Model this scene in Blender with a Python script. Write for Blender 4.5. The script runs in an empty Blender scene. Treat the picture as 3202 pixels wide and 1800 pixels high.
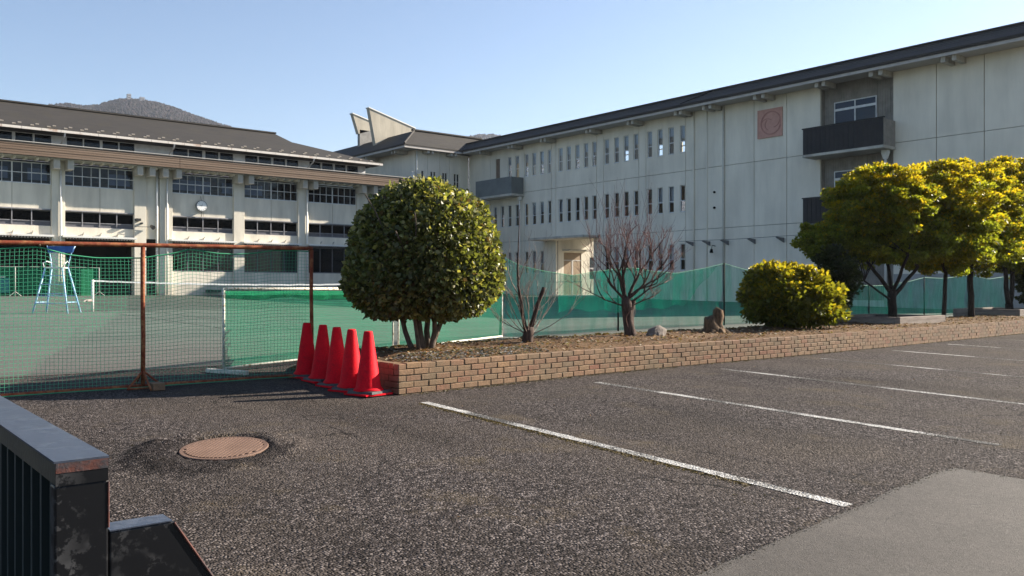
import bpy, math, random
import numpy as np
from mathutils import Vector, noise

# ------------------------------------------------------------------ camera, sky, sun
S = bpy.context.scene
COL = S.collection
FWD = Vector((.6334, .7738, 0)); RGT = Vector((.7738, -.6334, 0))
SLOPE = .0165                                   # the site rises gently towards +Y
cam = bpy.data.cameras.new('camera'); cam.sensor_width = 36; cam.lens = 2700 / 3202 * 36
cam.clip_start = .05; cam.clip_end = 9000
cam_o = bpy.data.objects.new('camera', cam); COL.objects.link(cam_o)
cam_o.location = (0, 0, 1.33)
cam_o.rotation_euler = (math.radians(90), 0, -math.atan2(.6334, .7738))
S.camera = cam_o

SUN_AZ = math.radians(14)                     # from +X towards -Y
SUN_EL = math.radians(26.5)
sdir = Vector((math.cos(SUN_AZ) * math.cos(SUN_EL), -math.sin(SUN_AZ) * math.cos(SUN_EL), math.sin(SUN_EL)))
W = bpy.data.worlds.new('World'); S.world = W; W.use_nodes = True
wn = W.node_tree.nodes; wl = W.node_tree.links
sky = wn.new('ShaderNodeTexSky'); sky.sky_type = 'NISHITA'; sky.sun_disc = False
sky.sun_elevation = SUN_EL; sky.sun_rotation = math.atan2(sdir.x, sdir.y)
sky.altitude = 300; sky.air_density = 1.0; sky.dust_density = .6; sky.ozone_density = 3.0
wl.new(sky.outputs[0], wn['Background'].inputs[0])
wn['Background'].inputs[1].default_value = .053
sl = bpy.data.lights.new('sun', 'SUN'); sl.energy = 4.9; sl.angle = math.radians(.53); sl.color = (1, .9, .76)
so = bpy.data.objects.new('sun', sl); COL.objects.link(so)
so.rotation_euler = sdir.to_track_quat('Z', 'Y').to_euler(); so.location = (60, -20, 60)
S.view_settings.view_transform = 'Standard'; S.view_settings.look = 'None'
S.view_settings.gamma = 1; S.view_settings.exposure = 1.75
S.render.engine = 'CYCLES'
S.cycles.use_denoising = True
S.cycles.max_bounces = 8; S.cycles.transparent_max_bounces = 24

rnd = random.Random(7)
R = math.radians

# ------------------------------------------------------------------ helpers
def gz(y): return SLOPE * max(-12., min(60., y))

class MB:
    def __init__(s): s.v = []; s.f = []
    def quad(s, *p):
        n = len(s.v); s.v += [tuple(q) for q in p]; s.f.append(tuple(range(n, n + len(p)))); return s
    def box(s, x0, x1, y0, y1, z0, z1):
        n = len(s.v)
        s.v += [(x0, y0, z0), (x1, y0, z0), (x1, y1, z0), (x0, y1, z0), (x0, y0, z1), (x1, y0, z1), (x1, y1, z1), (x0, y1, z1)]
        s.f += [tuple(n + i for i in q) for q in ((3, 2, 1, 0), (4, 5, 6, 7), (0, 1, 5, 4), (1, 2, 6, 5), (2, 3, 7, 6), (3, 0, 4, 7))]
        return s
    def hexa(s, p):                                  # eight corners in box order
        n = len(s.v); s.v += [tuple(q) for q in p]
        s.f += [tuple(n + i for i in q) for q in ((3, 2, 1, 0), (4, 5, 6, 7), (0, 1, 5, 4), (1, 2, 6, 5), (2, 3, 7, 6), (3, 0, 4, 7))]
        return s
    def path(s, pts, rad, n=6, caps=True):
        pts = [Vector(p) for p in pts]; m = len(pts); base = len(s.v)
        if not hasattr(rad, '__len__'): rad = [rad] * m
        up = None
        for i, p in enumerate(pts):
            d = (pts[min(i + 1, m - 1)] - pts[max(i - 1, 0)]).normalized()
            if up is None: up = Vector((0, 0, 1)) if abs(d.z) < .9 else Vector((1, 0, 0))
            a = d.cross(up).normalized(); b = a.cross(d); up = b
            for k in range(n):
                t = 2 * math.pi * k / n
                s.v.append(tuple(p + (a * math.cos(t) + b * math.sin(t)) * rad[i]))
        for i in range(m - 1):
            for k in range(n):
                k2 = (k + 1) % n; q = base + i * n
                s.f.append((q + k, q + k2, q + n + k2, q + n + k))
        if caps:
            s.f.append(tuple(base + k for k in range(n - 1, -1, -1))); s.f.append(tuple(base + (m - 1) * n + k for k in range(n)))
        return s
    def prism(s, poly, off):                         # polygon extruded by a vector
        off = Vector(off); n = len(s.v); k = len(poly)
        s.v += [tuple(p) for p in poly] + [tuple(Vector(p) + off) for p in poly]
        s.f.append(tuple(range(n + k - 1, n - 1, -1))); s.f.append(tuple(range(n + k, n + 2 * k)))
        for i in range(k):
            j = (i + 1) % k; s.f.append((n + i, n + j, n + k + j, n + k + i))
        return s
    def lathe(s, prof, n=24, c=(0, 0, 0), ax=None):
        base = len(s.v)
        for r, z in prof:
            for k in range(n):
                t = 2 * math.pi * k / n; s.v.append((c[0] + r * math.cos(t), c[1] + r * math.sin(t), c[2] + z))
        for i in range(len(prof) - 1):
            for k in range(n):
                k2 = (k + 1) % n; q = base + i * n
                s.f.append((q + k, q + k2, q + n + k2, q + n + k))
        s.f.append(tuple(base + k for k in range(n - 1, -1, -1)))
        s.f.append(tuple(base + (len(prof) - 1) * n + k for k in range(n)))
        return s
    def mesh(s, name, mat, smooth=False):
        me = bpy.data.meshes.new(name); me.from_pydata(s.v, [], s.f)
        me.materials.append(mat)
        if smooth: me.polygons.foreach_set('use_smooth', [True] * len(me.polygons))
        me.update(); return me
    def build(s, name, mat, parent=None, smooth=False, bevel=0, kind=None):
        o = bpy.data.objects.new(name, s.mesh(name, mat, smooth)); COL.objects.link(o)
        if parent: o.parent = parent
        if bevel:
            m = o.modifiers.new('bevel', 'BEVEL'); m.width = bevel; m.segments = 2; m.limit_method = 'ANGLE'
        if kind: o['kind'] = kind
        return o

def add(name, me, parent=None, loc=None, rz=0):
    o = bpy.data.objects.new(name, me); COL.objects.link(o)
    if parent: o.parent = parent
    if loc: o.location = loc
    if rz: o.rotation_euler.z = rz
    return o
def thing(name, label, cat, group=None, loc=(0, 0, 0), rz=0):
    o = bpy.data.objects.new(name, None); COL.objects.link(o); o.location = loc; o.rotation_euler.z = rz
    o['label'] = label; o['category'] = cat
    if group: o['group'] = group
    return o
def tag(o, label, cat, group=None, kind=None):
    o['label'] = label; o['category'] = cat
    if group: o['group'] = group
    if kind: o['kind'] = kind
    return o

def holed(mb, P, us, vs, u0, u1, v0, v1, holes, d0, d1):
    """wall sheet d0..d1 thick over u0..u1, v0..v1 with rectangular holes (ua, ub, va, vb)"""
    U = sorted({u0, u1, *[min(max(h[i], u0), u1) for h in holes for i in (0, 1)]})
    V = sorted({v0, v1, *[min(max(h[i], v0), v1) for h in holes for i in (2, 3)]})
    def solid(i, j):
        if i < 0 or j < 0 or i >= len(U) - 1 or j >= len(V) - 1: return False
        cu = (U[i] + U[i + 1]) / 2; cv = (V[j] + V[j + 1]) / 2
        return not any(h[0] < cu < h[1] and h[2] < cv < h[3] for h in holes)
    for i in range(len(U) - 1):
        for j in range(len(V) - 1):
            if not solid(i, j): continue
            a, b, c, d = U[i], U[i + 1], V[j], V[j + 1]
            mb.quad(P(a, c, d0), P(b, c, d0), P(b, d, d0), P(a, d, d0))
            mb.quad(P(a, d, d1), P(b, d, d1), P(b, c, d1), P(a, c, d1))
            if not solid(i - 1, j): mb.quad(P(a, c, d0), P(a, d, d0), P(a, d, d1), P(a, c, d1))
            if not solid(i + 1, j): mb.quad(P(b, d, d0), P(b, c, d0), P(b, c, d1), P(b, d, d1))
            if not solid(i, j - 1): mb.quad(P(b, c, d0), P(a, c, d0), P(a, c, d1), P(b, c, d1))
            if not solid(i, j + 1): mb.quad(P(a, d, d0), P(b, d, d0), P(b, d, d1), P(a, d, d1))
    return mb

# ------------------------------------------------------------------ materials
def M(name, col=(.5, .5, .5), rough=.6, spec=.4, metal=0):
    m = bpy.data.materials.new(name); m.use_nodes = True
    b = m.node_tree.nodes['Principled BSDF']
    b.inputs['Base Color'].default_value = (*col, 1); b.inputs['Roughness'].default_value = rough
    b.inputs['Specular IOR Level'].default_value = spec; b.inputs['Metallic'].default_value = metal
    return m
def N(m, t, **kw):
    n = m.node_tree.nodes.new(t)
    for k, v in kw.items():
        if k in n.inputs: n.inputs[k].default_value = v
        else: setattr(n, k, v)
    return n
def L(m, a, b): m.node_tree.links.new(a, b)
def coords(m, kind='Object', scale=None):
    tc = N(m, 'ShaderNodeTexCoord')
    if scale is None: return tc.outputs[kind]
    mp = N(m, 'ShaderNodeMapping'); mp.inputs['Scale'].default_value = scale
    L(m, tc.outputs[kind], mp.inputs[0]); return mp.outputs[0]
def ramp(m, fac, stops):
    r = N(m, 'ShaderNodeValToRGB'); e = r.color_ramp.elements
    while len(e) < len(stops): e.new(.5)
    for i, (p, c) in enumerate(stops):
        e[i].position = p; e[i].color = (*c, 1) if hasattr(c, '__len__') else (c, c, c, 1)
    L(m, fac, r.inputs[0]); return r.outputs[0]
def mix(m, fac, a, b, mode='MIX'):
    n = N(m, 'ShaderNodeMix', data_type='RGBA', blend_type=mode)
    for sock, v in ((n.inputs['Factor'], fac), (n.inputs['A'], a), (n.inputs['B'], b)):
        if hasattr(v, 'is_output') or isinstance(v, bpy.types.NodeSocket): L(m, v, sock)
        elif isinstance(v, (int, float)): sock.default_value = v
        else: sock.default_value = (*v, 1)
    return n.outputs['Result']
def noisetex(m, vec, scale, detail=4, rough=.55, out='Fac'):
    n = N(m, 'ShaderNodeTexNoise'); n.inputs['Scale'].default_value = scale; n.inputs['Detail'].default_value = detail
    n.inputs['Roughness'].default_value = rough; L(m, vec, n.inputs['Vector']); return n.outputs[out]
def vor(m, vec, scale, out='Distance', feature='F1'):
    n = N(m, 'ShaderNodeTexVoronoi', feature=feature); n.inputs['Scale'].default_value = scale; L(m, vec, n.inputs['Vector']); return n.outputs[out]
def bump(m, h, strength, dist=.02):
    b = N(m, 'ShaderNodeBump'); b.inputs['Strength'].default_value = strength; b.inputs['Distance'].default_value = dist
    L(m, h, b.inputs['Height']); bs = m.node_tree.nodes['Principled BSDF']; L(m, b.outputs[0], bs.inputs['Normal'])
def base(m, sock): L(m, sock, m.node_tree.nodes['Principled BSDF'].inputs['Base Color'])
def rgh(m, sock): L(m, sock, m.node_tree.nodes['Principled BSDF'].inputs['Roughness'])

def worn(name, col, col2, scale=3, rough=.7, lo=.4, hi=.7, bmp=.1, bs=60, spec=.3, stretch=(1, 1, 1), mottle=.12):
    """a painted / plastered surface with blotches of a second colour and slight mottling"""
    m = M(name, col, rough, spec); c = coords(m, 'Object', stretch)
    f = ramp(m, noisetex(m, c, scale, 6, .6), [(lo, 0), (hi, 1)])
    k = mix(m, f, col, col2)
    g = ramp(m, noisetex(m, coords(m), bs, 3), [(.3, 1 - mottle), (.7, 1 + mottle)])
    base(m, mix(m, 1., k, g, 'MULTIPLY'))
    if bmp: bump(m, noisetex(m, coords(m), bs, 4), bmp)
    return m

# asphalt, coarse and open-grained
def cracks(m, c, scale, width, lo, hi):
    nz = noisetex(m, c, 2.2, 4, .6, 'Color'); vm = N(m, 'ShaderNodeVectorMath', operation='MULTIPLY_ADD'); L(m, nz, vm.inputs[0]); vm.inputs[1].default_value = (.35, .35, 0); L(m, c, vm.inputs[2])
    e = ramp(m, vor(m, vm.outputs[0], scale, 'Distance', 'DISTANCE_TO_EDGE'), [(0, 1), (width, 0)])
    k = ramp(m, noisetex(m, c, .45, 3, .5), [(lo, 0), (hi, 1)])
    f = N(m, 'ShaderNodeMath', operation='MULTIPLY'); L(m, e, f.inputs[0]); L(m, k, f.inputs[1]); return f.outputs[0]
def asphalt():
    m = M('coarse_asphalt', (.1, .1, .1), .95, .08); c = coords(m)
    v1 = vor(m, c, 72, 'Color'); sep = N(m, 'ShaderNodeSeparateColor'); L(m, v1, sep.inputs[0])
    grain = ramp(m, sep.outputs[0], [(0, (.007, .0062, .006)), (.35, (.025, .022, .021)), (.75, (.062, .0545, .052)), (1, (.17, .154, .146))])
    worn_ = ramp(m, sep.outputs[1], [(0, (.02, .017, .0148)), (.6, (.05, .0435, .0375)), (1, (.12, .105, .092))])
    big = ramp(m, noisetex(m, c, .38, 6, .62), [(.42, 0), (.66, 1)])
    k = mix(m, big, grain, worn_)
    moss = ramp(m, noisetex(m, c, 1.1, 7, .68), [(.56, 0), (.74, .65)])
    k = mix(m, moss, k, mix(m, 1., (.088, .072, .046), ramp(m, sep.outputs[2], [(0, .6), (1, 1.4)]), 'MULTIPLY'))
    st = ramp(m, noisetex(m, coords(m, 'Object', (1, .35, 1)), .7, 5, .6), [(.3, .68), (.5, 1.), (.75, 1.12)])
    k = mix(m, 1., k, st, 'MULTIPLY'); k = mix(m, 1., k, (1.13, 1.08, 1.07), 'MULTIPLY')
    # asphalt toned darker round the manhole, set off-centre with a noisy edge
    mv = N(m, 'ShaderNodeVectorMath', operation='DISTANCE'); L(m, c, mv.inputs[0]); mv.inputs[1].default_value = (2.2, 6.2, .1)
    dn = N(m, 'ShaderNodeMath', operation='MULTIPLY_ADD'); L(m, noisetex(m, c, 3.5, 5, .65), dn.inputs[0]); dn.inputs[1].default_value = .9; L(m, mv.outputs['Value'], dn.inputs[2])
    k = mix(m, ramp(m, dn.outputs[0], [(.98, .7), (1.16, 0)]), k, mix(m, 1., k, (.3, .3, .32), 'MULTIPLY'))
    k = mix(m, cracks(m, c, .55, .006, .5, .6), k, (.006, .006, .006))
    oil = ramp(m, noisetex(m, c, 1.7, 3, .5), [(.66, 0), (.74, .5)]); k = mix(m, oil, k, mix(m, 1., k, (.55, .55, .56), 'MULTIPLY'))
    base(m, k)
    d = vor(m, c, 72); d2 = noisetex(m, c, 40, 3)
    a = N(m, 'ShaderNodeMath', operation='MULTIPLY_ADD'); L(m, d, a.inputs[0]); a.inputs[1].default_value = -1.; L(m, d2, a.inputs[2])
    bump(m, a.outputs[0], .8, .015)
    return m
def fine_asphalt():
    m = M('fine_asphalt', (.2, .2, .19), .8, .25); c = coords(m)
    k = ramp(m, noisetex(m, c, 120, 4, .75), [(.3, (.038, .033, .029)), (.5, (.063, .0555, .049)), (.7, (.097, .086, .077))])
    sp1 = ramp(m, vor(m, c, 45, 'Color'), [(0, .82), (1, 1.18)]); k = mix(m, 1., k, sp1, 'MULTIPLY')
    big = ramp(m, noisetex(m, c, 1.1, 6, .65), [(.3, .8), (.7, 1.16)])
    k = mix(m, 1., k, big, 'MULTIPLY')
    stn = ramp(m, noisetex(m, c, 2.6, 5, .65), [(.6, 0), (.75, .35)]); k = mix(m, stn, k, (.045, .04, .036))
    sp = ramp(m, vor(m, c, 3.5), [(.0, 1), (.02, 1), (.03, 0)]); k = mix(m, sp, k, (.02, .018, .016))
    base(m, mix(m, cracks(m, c, .9, .006, .48, .55), k, (.018, .016, .015)))
    bump(m, noisetex(m, c, 110, 4, .7), .45, .012); return m
def court():
    m = M('court_surface', (.2, .26, .22), .9, .2); c = coords(m)
    n = noisetex(m, coords(m, 'Object', (.25, .8, 1)), .35, 7, .62)
    sepx = N(m, 'ShaderNodeSeparateXYZ'); L(m, c, sepx.inputs[0])
    # worn grey, gravelly zone beside the car park, green playing surface further in
    a = N(m, 'ShaderNodeMapRange'); a.inputs['From Min'].default_value = 11; a.inputs['From Max'].default_value = 27; L(m, sepx.outputs['Y'], a.inputs[0])
    s = N(m, 'ShaderNodeMath', operation='ADD'); L(m, a.outputs[0], s.inputs[0]); L(m, n, s.inputs[1])
    f = ramp(m, s.outputs[0], [(.55, 0), (1.05, 1)])
    k = mix(m, f, (.09, .083, .075), (.087, .107, .09))
    st = ramp(m, noisetex(m, coords(m, 'Object', (.12, 1.1, 1)), 1.4, 5, .6), [(.35, .8), (.7, 1.22)])
    k = mix(m, 1., k, st, 'MULTIPLY')
    gr = ramp(m, vor(m, c, 60, 'Color'), [(0, .75), (1, 1.25)])
    base(m, mix(m, 1., k, gr, 'MULTIPLY'))
    bump(m, noisetex(m, c, 50, 4), .4, .02); return m
def soilmat():
    m = M('soil', (.2, .15, .1), .95, .15); c = coords(m)
    k = ramp(m, noisetex(m, c, 2.2, 6, .65), [(.3, (.05, .03, .017)), (.5, (.12, .07, .035)), (.72, (.185, .125, .075))])
    g = ramp(m, vor(m, c, 55, 'Color'), [(0, .5), (1, 1.5)])
    base(m, mix(m, 1., k, g, 'MULTIPLY')); bump(m, noisetex(m, c, 35, 5, .7), 1., .03); return m
def brickmat():
    m = M('brick', (.35, .2, .12), .85, .25)
    oi = N(m, 'ShaderNodeObjectInfo')
    k = ramp(m, oi.outputs['Random'], [(0, (.2, .088, .055)), (.2, (.2, .12, .072)), (.5, (.225, .138, .08)), (.75, (.2, .108, .066)), (.9, (.165, .115, .073)), (1, (.25, .15, .08))])
    c = coords(m); geo = N(m, 'ShaderNodeNewGeometry')
    g = ramp(m, noisetex(m, geo.outputs['Position'], 30, 5, .65), [(.3, .72), (.7, 1.22)])
    dirt = ramp(m, noisetex(m, geo.outputs['Position'], 2.6, 6, .65), [(.42, 0), (.66, .75)])
    k = mix(m, 1., k, g, 'MULTIPLY'); base(m, mix(m, dirt, k, (.135, .1, .062)))
    bump(m, noisetex(m, geo.outputs['Position'], 90, 4), .4, .01); return m
def barkmat(name, c1, c2, sc=(1, 1, .25)):
    m = M(name, c1, .9, .2); c = coords(m, 'Object', sc)
    base(m, ramp(m, noisetex(m, c, 28, 5, .65), [(.32, c1), (.68, c2)])); bump(m, noisetex(m, c, 40, 4), .7, .02); return m
def leafmat(name, trans=.35, rough=.38, spec=.5):
    m = bpy.data.materials.new(name); m.use_nodes = True; nt = m.node_tree; b = nt.nodes['Principled BSDF']
    at = N(m, 'ShaderNodeAttribute', attribute_name='leafcol'); L(m, at.outputs['Color'], b.inputs['Base Color'])
    b.inputs['Roughness'].default_value = rough; b.inputs['Specular IOR Level'].default_value = spec
    tr = N(m, 'ShaderNodeBsdfTranslucent'); g = mix(m, 1., at.outputs['Color'], (1.5, 1.55, .6), 'MULTIPLY'); L(m, g, tr.inputs[0])
    ms = N(m, 'ShaderNodeMixShader'); ms.inputs[0].default_value = trans
    L(m, b.outputs[0], ms.inputs[1]); L(m, tr.outputs[0], ms.inputs[2]); L(m, ms.outputs[0], nt.nodes['Material Output'].inputs[0]); return m
def glassmat(name, tint=(.75, .8, .82), refl=.14, see=.9):
    m = bpy.data.materials.new(name); m.use_nodes = True; nt = m.node_tree; nt.nodes.remove(nt.nodes['Principled BSDF'])
    g = N(m, 'ShaderNodeBsdfGlossy', Roughness=.03); t = N(m, 'ShaderNodeBsdfTransparent'); t.inputs[0].default_value = (*tint, 1)
    fr = N(m, 'ShaderNodeLayerWeight', Blend=refl); ms = N(m, 'ShaderNodeMixShader')
    L(m, fr.outputs['Fresnel'], ms.inputs[0]); L(m, t.outputs[0], ms.inputs[1]); L(m, g.outputs[0], ms.inputs[2])
    L(m, ms.outputs[0], nt.nodes['Material Output'].inputs[0]); return m
def netmat(name, col, cover=.5, grid=None, vary=.2, trans=.45, fold=None):
    """fine knotted netting too small to model thread by thread"""
    m = bpy.data.materials.new(name); m.use_nodes = True; nt = m.node_tree; nt.nodes.remove(nt.nodes['Principled BSDF'])
    d = N(m, 'ShaderNodeBsdfDiffuse'); d.inputs[0].default_value = (*col, 1)
    t2 = N(m, 'ShaderNodeBsdfTranslucent'); t2.inputs[0].default_value = (*col, 1)
    s1 = N(m, 'ShaderNodeMixShader'); s1.inputs[0].default_value = trans; L(m, d.outputs[0], s1.inputs[1]); L(m, t2.outputs[0], s1.inputs[2])
    tp = N(m, 'ShaderNodeBsdfTransparent'); ms = N(m, 'ShaderNodeMixShader')
    c = coords(m)
    if fold:
        mp = N(m, 'ShaderNodeMapping'); mp.inputs['Rotation'].default_value = (0, R(fold), 0); mp.inputs['Scale'].default_value = (3.2, 1, .5); L(m, c, mp.inputs[0]); c = mp.outputs[0]
    v = ramp(m, noisetex(m, c, 1.1, 5, .65), [(.3, cover - vary), (.7, cover + vary)])
    if grid:
        ax = N(m, 'ShaderNodeSeparateXYZ'); uv = coords(m, 'UV'); L(m, uv, ax.inputs[0]); fac = []
        for k in ('X', 'Y'):
            a = N(m, 'ShaderNodeMath', operation='MULTIPLY'); L(m, ax.outputs[k], a.inputs[0]); a.inputs[1].default_value = 1 / grid
            f = N(m, 'ShaderNodeMath', operation='FRACT'); L(m, a.outputs[0], f.inputs[0])
            g = N(m, 'ShaderNodeMath', operation='LESS_THAN'); L(m, f.outputs[0], g.inputs[0]); g.inputs[1].default_value = .22; fac.append(g.outputs[0])
        mx = N(m, 'ShaderNodeMath', operation='MAXIMUM'); L(m, fac[0], mx.inputs[0]); L(m, fac[1], mx.inputs[1])
        ad = N(m, 'ShaderNodeMath', operation='MULTIPLY_ADD', use_clamp=True); L(m, mx.outputs[0], ad.inputs[0]); ad.inputs[1].default_value = .5; L(m, v, ad.inputs[2]); v = ad.outputs[0]
    L(m, v, ms.inputs[0]); L(m, tp.outputs[0], ms.inputs[1]); L(m, s1.outputs[0], ms.inputs[2])
    L(m, ms.outputs[0], nt.nodes['Material Output'].inputs[0]); return m
def roofmat():
    m = M('roof_slate', (.1, .09, .085), .75, .3); c = coords(m)
    k = ramp(m, noisetex(m, coords(m, 'Object', (.3, .3, 3)), 2.5, 5, .6), [(.3, (.023, .0205, .0185)), (.7, (.037, .0325, .0275))])
    lich = ramp(m, noisetex(m, c, 1.1, 6, .65), [(.52, 0), (.72, .6)])
    k = mix(m, lich, k, (.04, .035, .021))
    sx = N(m, 'ShaderNodeSeparateXYZ'); L(m, c, sx.inputs[0])
    wv = N(m, 'ShaderNodeTexWave', bands_direction='Z'); wv.inputs['Scale'].default_value = 3.2; wv.inputs['Distortion'].default_value = .6; L(m, c, wv.inputs[0])
    g = ramp(m, wv.outputs[0], [(0, .8), (.5, 1.1)])
    base(m, mix(m, 1., k, g, 'MULTIPLY')); bump(m, wv.outputs[0], .35, .05); return m
def plaster(name, col, streak=.25):
    m = M(name, col, .85, .2); c = coords(m)
    a = ramp(m, noisetex(m, coords(m, 'Object', (1, 1, .18)), 1.6, 6, .6), [(.35, 1.06), (.75, 1 - streak)])
    b = ramp(m, noisetex(m, c, .5, 4, .5), [(.3, .93), (.7, 1.06)])
    k = mix(m, 1., mix(m, 1., col, a, 'MULTIPLY'), b, 'MULTIPLY'); base(m, k)
    bump(m, noisetex(m, c, 45, 4), .12, .01); return m
def peel(name, col, under, lo=.5, hi=.58, scale=9, rough=.5):
    m = M(name, col, rough, .25); c = coords(m)
    f = ramp(m, noisetex(m, c, scale, 7, .7), [(lo, 0), (hi, 1)]); f2 = ramp(m, noisetex(m, c, 40, 4), [(.3, .8), (.7, 1.2)])
    base(m, mix(m, 1., mix(m, f, col, under), f2, 'MULTIPLY')); bump(m, f, .25, .004); return m

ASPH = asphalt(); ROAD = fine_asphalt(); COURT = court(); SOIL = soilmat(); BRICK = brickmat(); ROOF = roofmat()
MORTAR = worn('mortar', (.13, .1, .066), (.07, .055, .037), 6, .95)
EARTH = worn('earth', (.09, .09, .06), (.06, .07, .035), .05, .95)
WALL = plaster('cream_wall', (.68, .63, .53)); WALL2 = plaster('grey_plaster', (.73, .675, .565), .12)
JOINT = M('joint', (.09, .09, .09), .9); CONC = plaster('concrete', (.5, .47, .41), .4)
FASCIA = worn('weathered_boards', (.15, .102, .072), (.22, .165, .125), 1.5, .8, .35, .75, .3, 40, stretch=(.15, 1, 8), mottle=.2)
DARK = M('dark_interior', (.045, .045, .048), .9); BEIGE = M('interior_beige', (.33, .27, .19), .9)
INTER = M('interior_wall', (.5, .48, .44), .9)
WHITE = worn('white_frame', (.68, .69, .69), (.55, .55, .54), 4, .45); GREYP = M('grey_trim', (.42, .40, .37), .7)
GUTTER = worn('rusty_white_gutter', (.62, .58, .53), (.36, .2, .12), 1.2, .6, .56, .72)
PIPEW = worn('downpipe_white', (.68, .67, .63), (.42, .3, .22), 2.5, .5, .6, .75)
GLASS = glassmat('window_glass', (.85, .88, .9), .2); GLASSD = glassmat('dark_glass', (.5, .55, .62), .25)
CURTAIN = M('pale_curtain', (.62, .61, .62), .9)
CLAD = worn('batten_cladding', (.3, .275, .24), (.2, .185, .165), 2, .8)
BLK = worn('black_board', (.012, .012, .014), (.022, .021, .022), 3, .6); BALC = worn('balcony_grey', (.17, .185, .18), (.13, .14, .14), 1.2, .8)
RUST = peel('rusty_pipe', (.16, .034, .014), (.27, .11, .045), .45, .62, 14, .8)
WPAINT = peel('white_pipe', (.6, .58, .5), (.28, .21, .14), .53, .6, 18, .5)
GREENT = M('green_cord', (.05, .3, .17), .7); ROPE = M('green_rope', (.03, .24, .12), .7)
BLACKP = M('black_pole', (.008, .009, .009), .8, .1)
REDC = worn('red_plastic', (.58, .005, .014), (.42, .007, .014), 9, .62, lo=.52, hi=.72, mottle=.16, spec=.08)
RUBBER = worn('grey_rubber', (.055, .052, .055), (.1, .095, .095), 6, .8)
TIMBER = worn('planter_timber', (.26, .215, .18), (.13, .1, .08), 4, .85, stretch=(.4, .4, 4))
GATE = M('gate_paint', (.005, .005, .006), .38, .2); gc_ = coords(GATE)
gw = ramp(GATE, noisetex(GATE, gc_, 22, 7, .7), [(.5, 0), (.54, 1)]); gsx = N(GATE, 'ShaderNodeSeparateXYZ'); L(GATE, gc_, gsx.inputs[0])
gbig = ramp(GATE, noisetex(GATE, gc_, 9, 3, .6), [(.44, 0), (.62, 1)]); gl_ = ramp(GATE, gsx.outputs['X'], [(.375, .75), (.43, .0)])
gm = N(GATE, 'ShaderNodeMath', operation='MAXIMUM'); L(GATE, gbig, gm.inputs[0]); L(GATE, gl_, gm.inputs[1])
gf = N(GATE, 'ShaderNodeMath', operation='MULTIPLY'); L(GATE, gw, gf.inputs[0]); L(GATE, gm.outputs[0], gf.inputs[1])
gscr = ramp(GATE, noisetex(GATE, coords(GATE, 'Object', (2, 1, 14)), 5, 4, .5), [(.66, 0), (.72, .35)])
base(GATE, mix(GATE, gscr, mix(GATE, gf.outputs[0], (.0055, .006, .0075), (.05, .05, .052)), (.06, .05, .042)))
GATEC = peel('gate_cap_sky_sheen', (.04, .048, .068), (.075, .085, .105), .5, .7, 5, .28); GATES = worn('gate_side_khaki', (.05, .041, .027), (.03, .026, .02), 6, .5)  # cap colour holds a painted blue-grey sky reflection
GATEB = M('gate_bars', (.012, .022, .024), .5); RUSTE = peel('gate_rusty_edge', (.1, .035, .026), (.03, .03, .034), .45, .6, 20, .7)
IRON = worn('cast_iron', (.15, .092, .066), (.11, .064, .045), 5, .75, bmp=.3, bs=120)
PAINT = M('road_paint', (.6, .6, .58), .8)

# ------------------------------------------------------------------ ground, lot, court
def strip_noise(x, s=1., k=0.): return noise.noise((x * s, k, 3.7))
g = MB(); xs = [-3500, -300, -60, 60, 300, 3500]; ys = [-1500, -12, 60, 300, 4000]
for i in range(len(xs) - 1):
    for j in range(len(ys) - 1):
        g.quad(*[(x, y, gz(y) - .04) for x, y in ((xs[i], ys[j]), (xs[i + 1], ys[j]), (xs[i + 1], ys[j + 1]), (xs[i], ys[j + 1]))])
g.build('ground', EARTH, kind='structure')

MH = (2.41, 6.32)                                    # manhole position
def lot_z(x, y):
    z = gz(y)
    r = math.hypot(x - MH[0], y - MH[1]); a = math.atan2(y - MH[1], x - MH[0])
    edge = .62 + .1 * noise.noise((math.cos(a) * 1.3, math.sin(a) * 1.3, 9)) + .07 * math.cos(a - 2.9)
    if r < 1.1:
        k = 1 / (1 + math.exp((r - edge) / .04)); out = max(0., min(1., (r - .37) / .08))
        z += .034 * k + out * k * (.016 * max(0, math.cos(a - 2.9)) + .02 * noise.noise((x * 8, y * 8, 5)) + .022 * noise.noise((x * 21, y * 21, 2)))
        tilt = ((x - MH[0]) * .6334 + (y - MH[1]) * .7738) * .085
        z += tilt * max(0., min(1., (.75 - r) / .35))
        if r < .33: z -= .035
    return z
def axis(a, b, step, fa, fb, fstep):
    v = list(np.arange(a, fa, step)) + list(np.arange(fa, fb, fstep)) + list(np.arange(fb, b + step, step)); return [float(q) for q in v]
AX = axis(-14, 46, .8, 1.2, 3.6, .035); AY = axis(-12, 12.6, .8, 5.2, 7.4, .035)
lv = [(x, y, lot_z(x, y) + .012) for y in AY for x in AX]; nx = len(AX)
lf = [(j * nx + i, j * nx + i + 1, (j + 1) * nx + i + 1, (j + 1) * nx + i) for j in range(len(AY) - 1) for i in range(nx - 1)]
lot = MB(); lot.v = lv; lot.f = lf
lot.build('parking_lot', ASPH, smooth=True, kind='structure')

# older smooth carriageway at the gate, ragged edge
edge = []
for i in range(141):
    x = -8 + 14.25 * i / 140
    y = np.interp(x, [-8, 3.13, 4.2, 5.3, 6.0, 6.25], [2.2, 2.44, 2.55, 2.67, 2.74, 2.72]) + .03 * noise.noise((x * 2.2, 0, 0)) + .016 * noise.noise((x * 11, 5, 0))
    edge.append((x, float(y)))
for i in range(1, 60):
    t = i / 59; edge.append((6.25 + .12 * t + .02 * noise.noise((0, t * 14, 4)), 2.72 - 9 * t))
road = MB(); road.quad(*[(x, y, gz(y) + .022) for x, y in edge + [(-8, -6.28)]])
road.build('driveway', ROAD, kind='structure')

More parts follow.
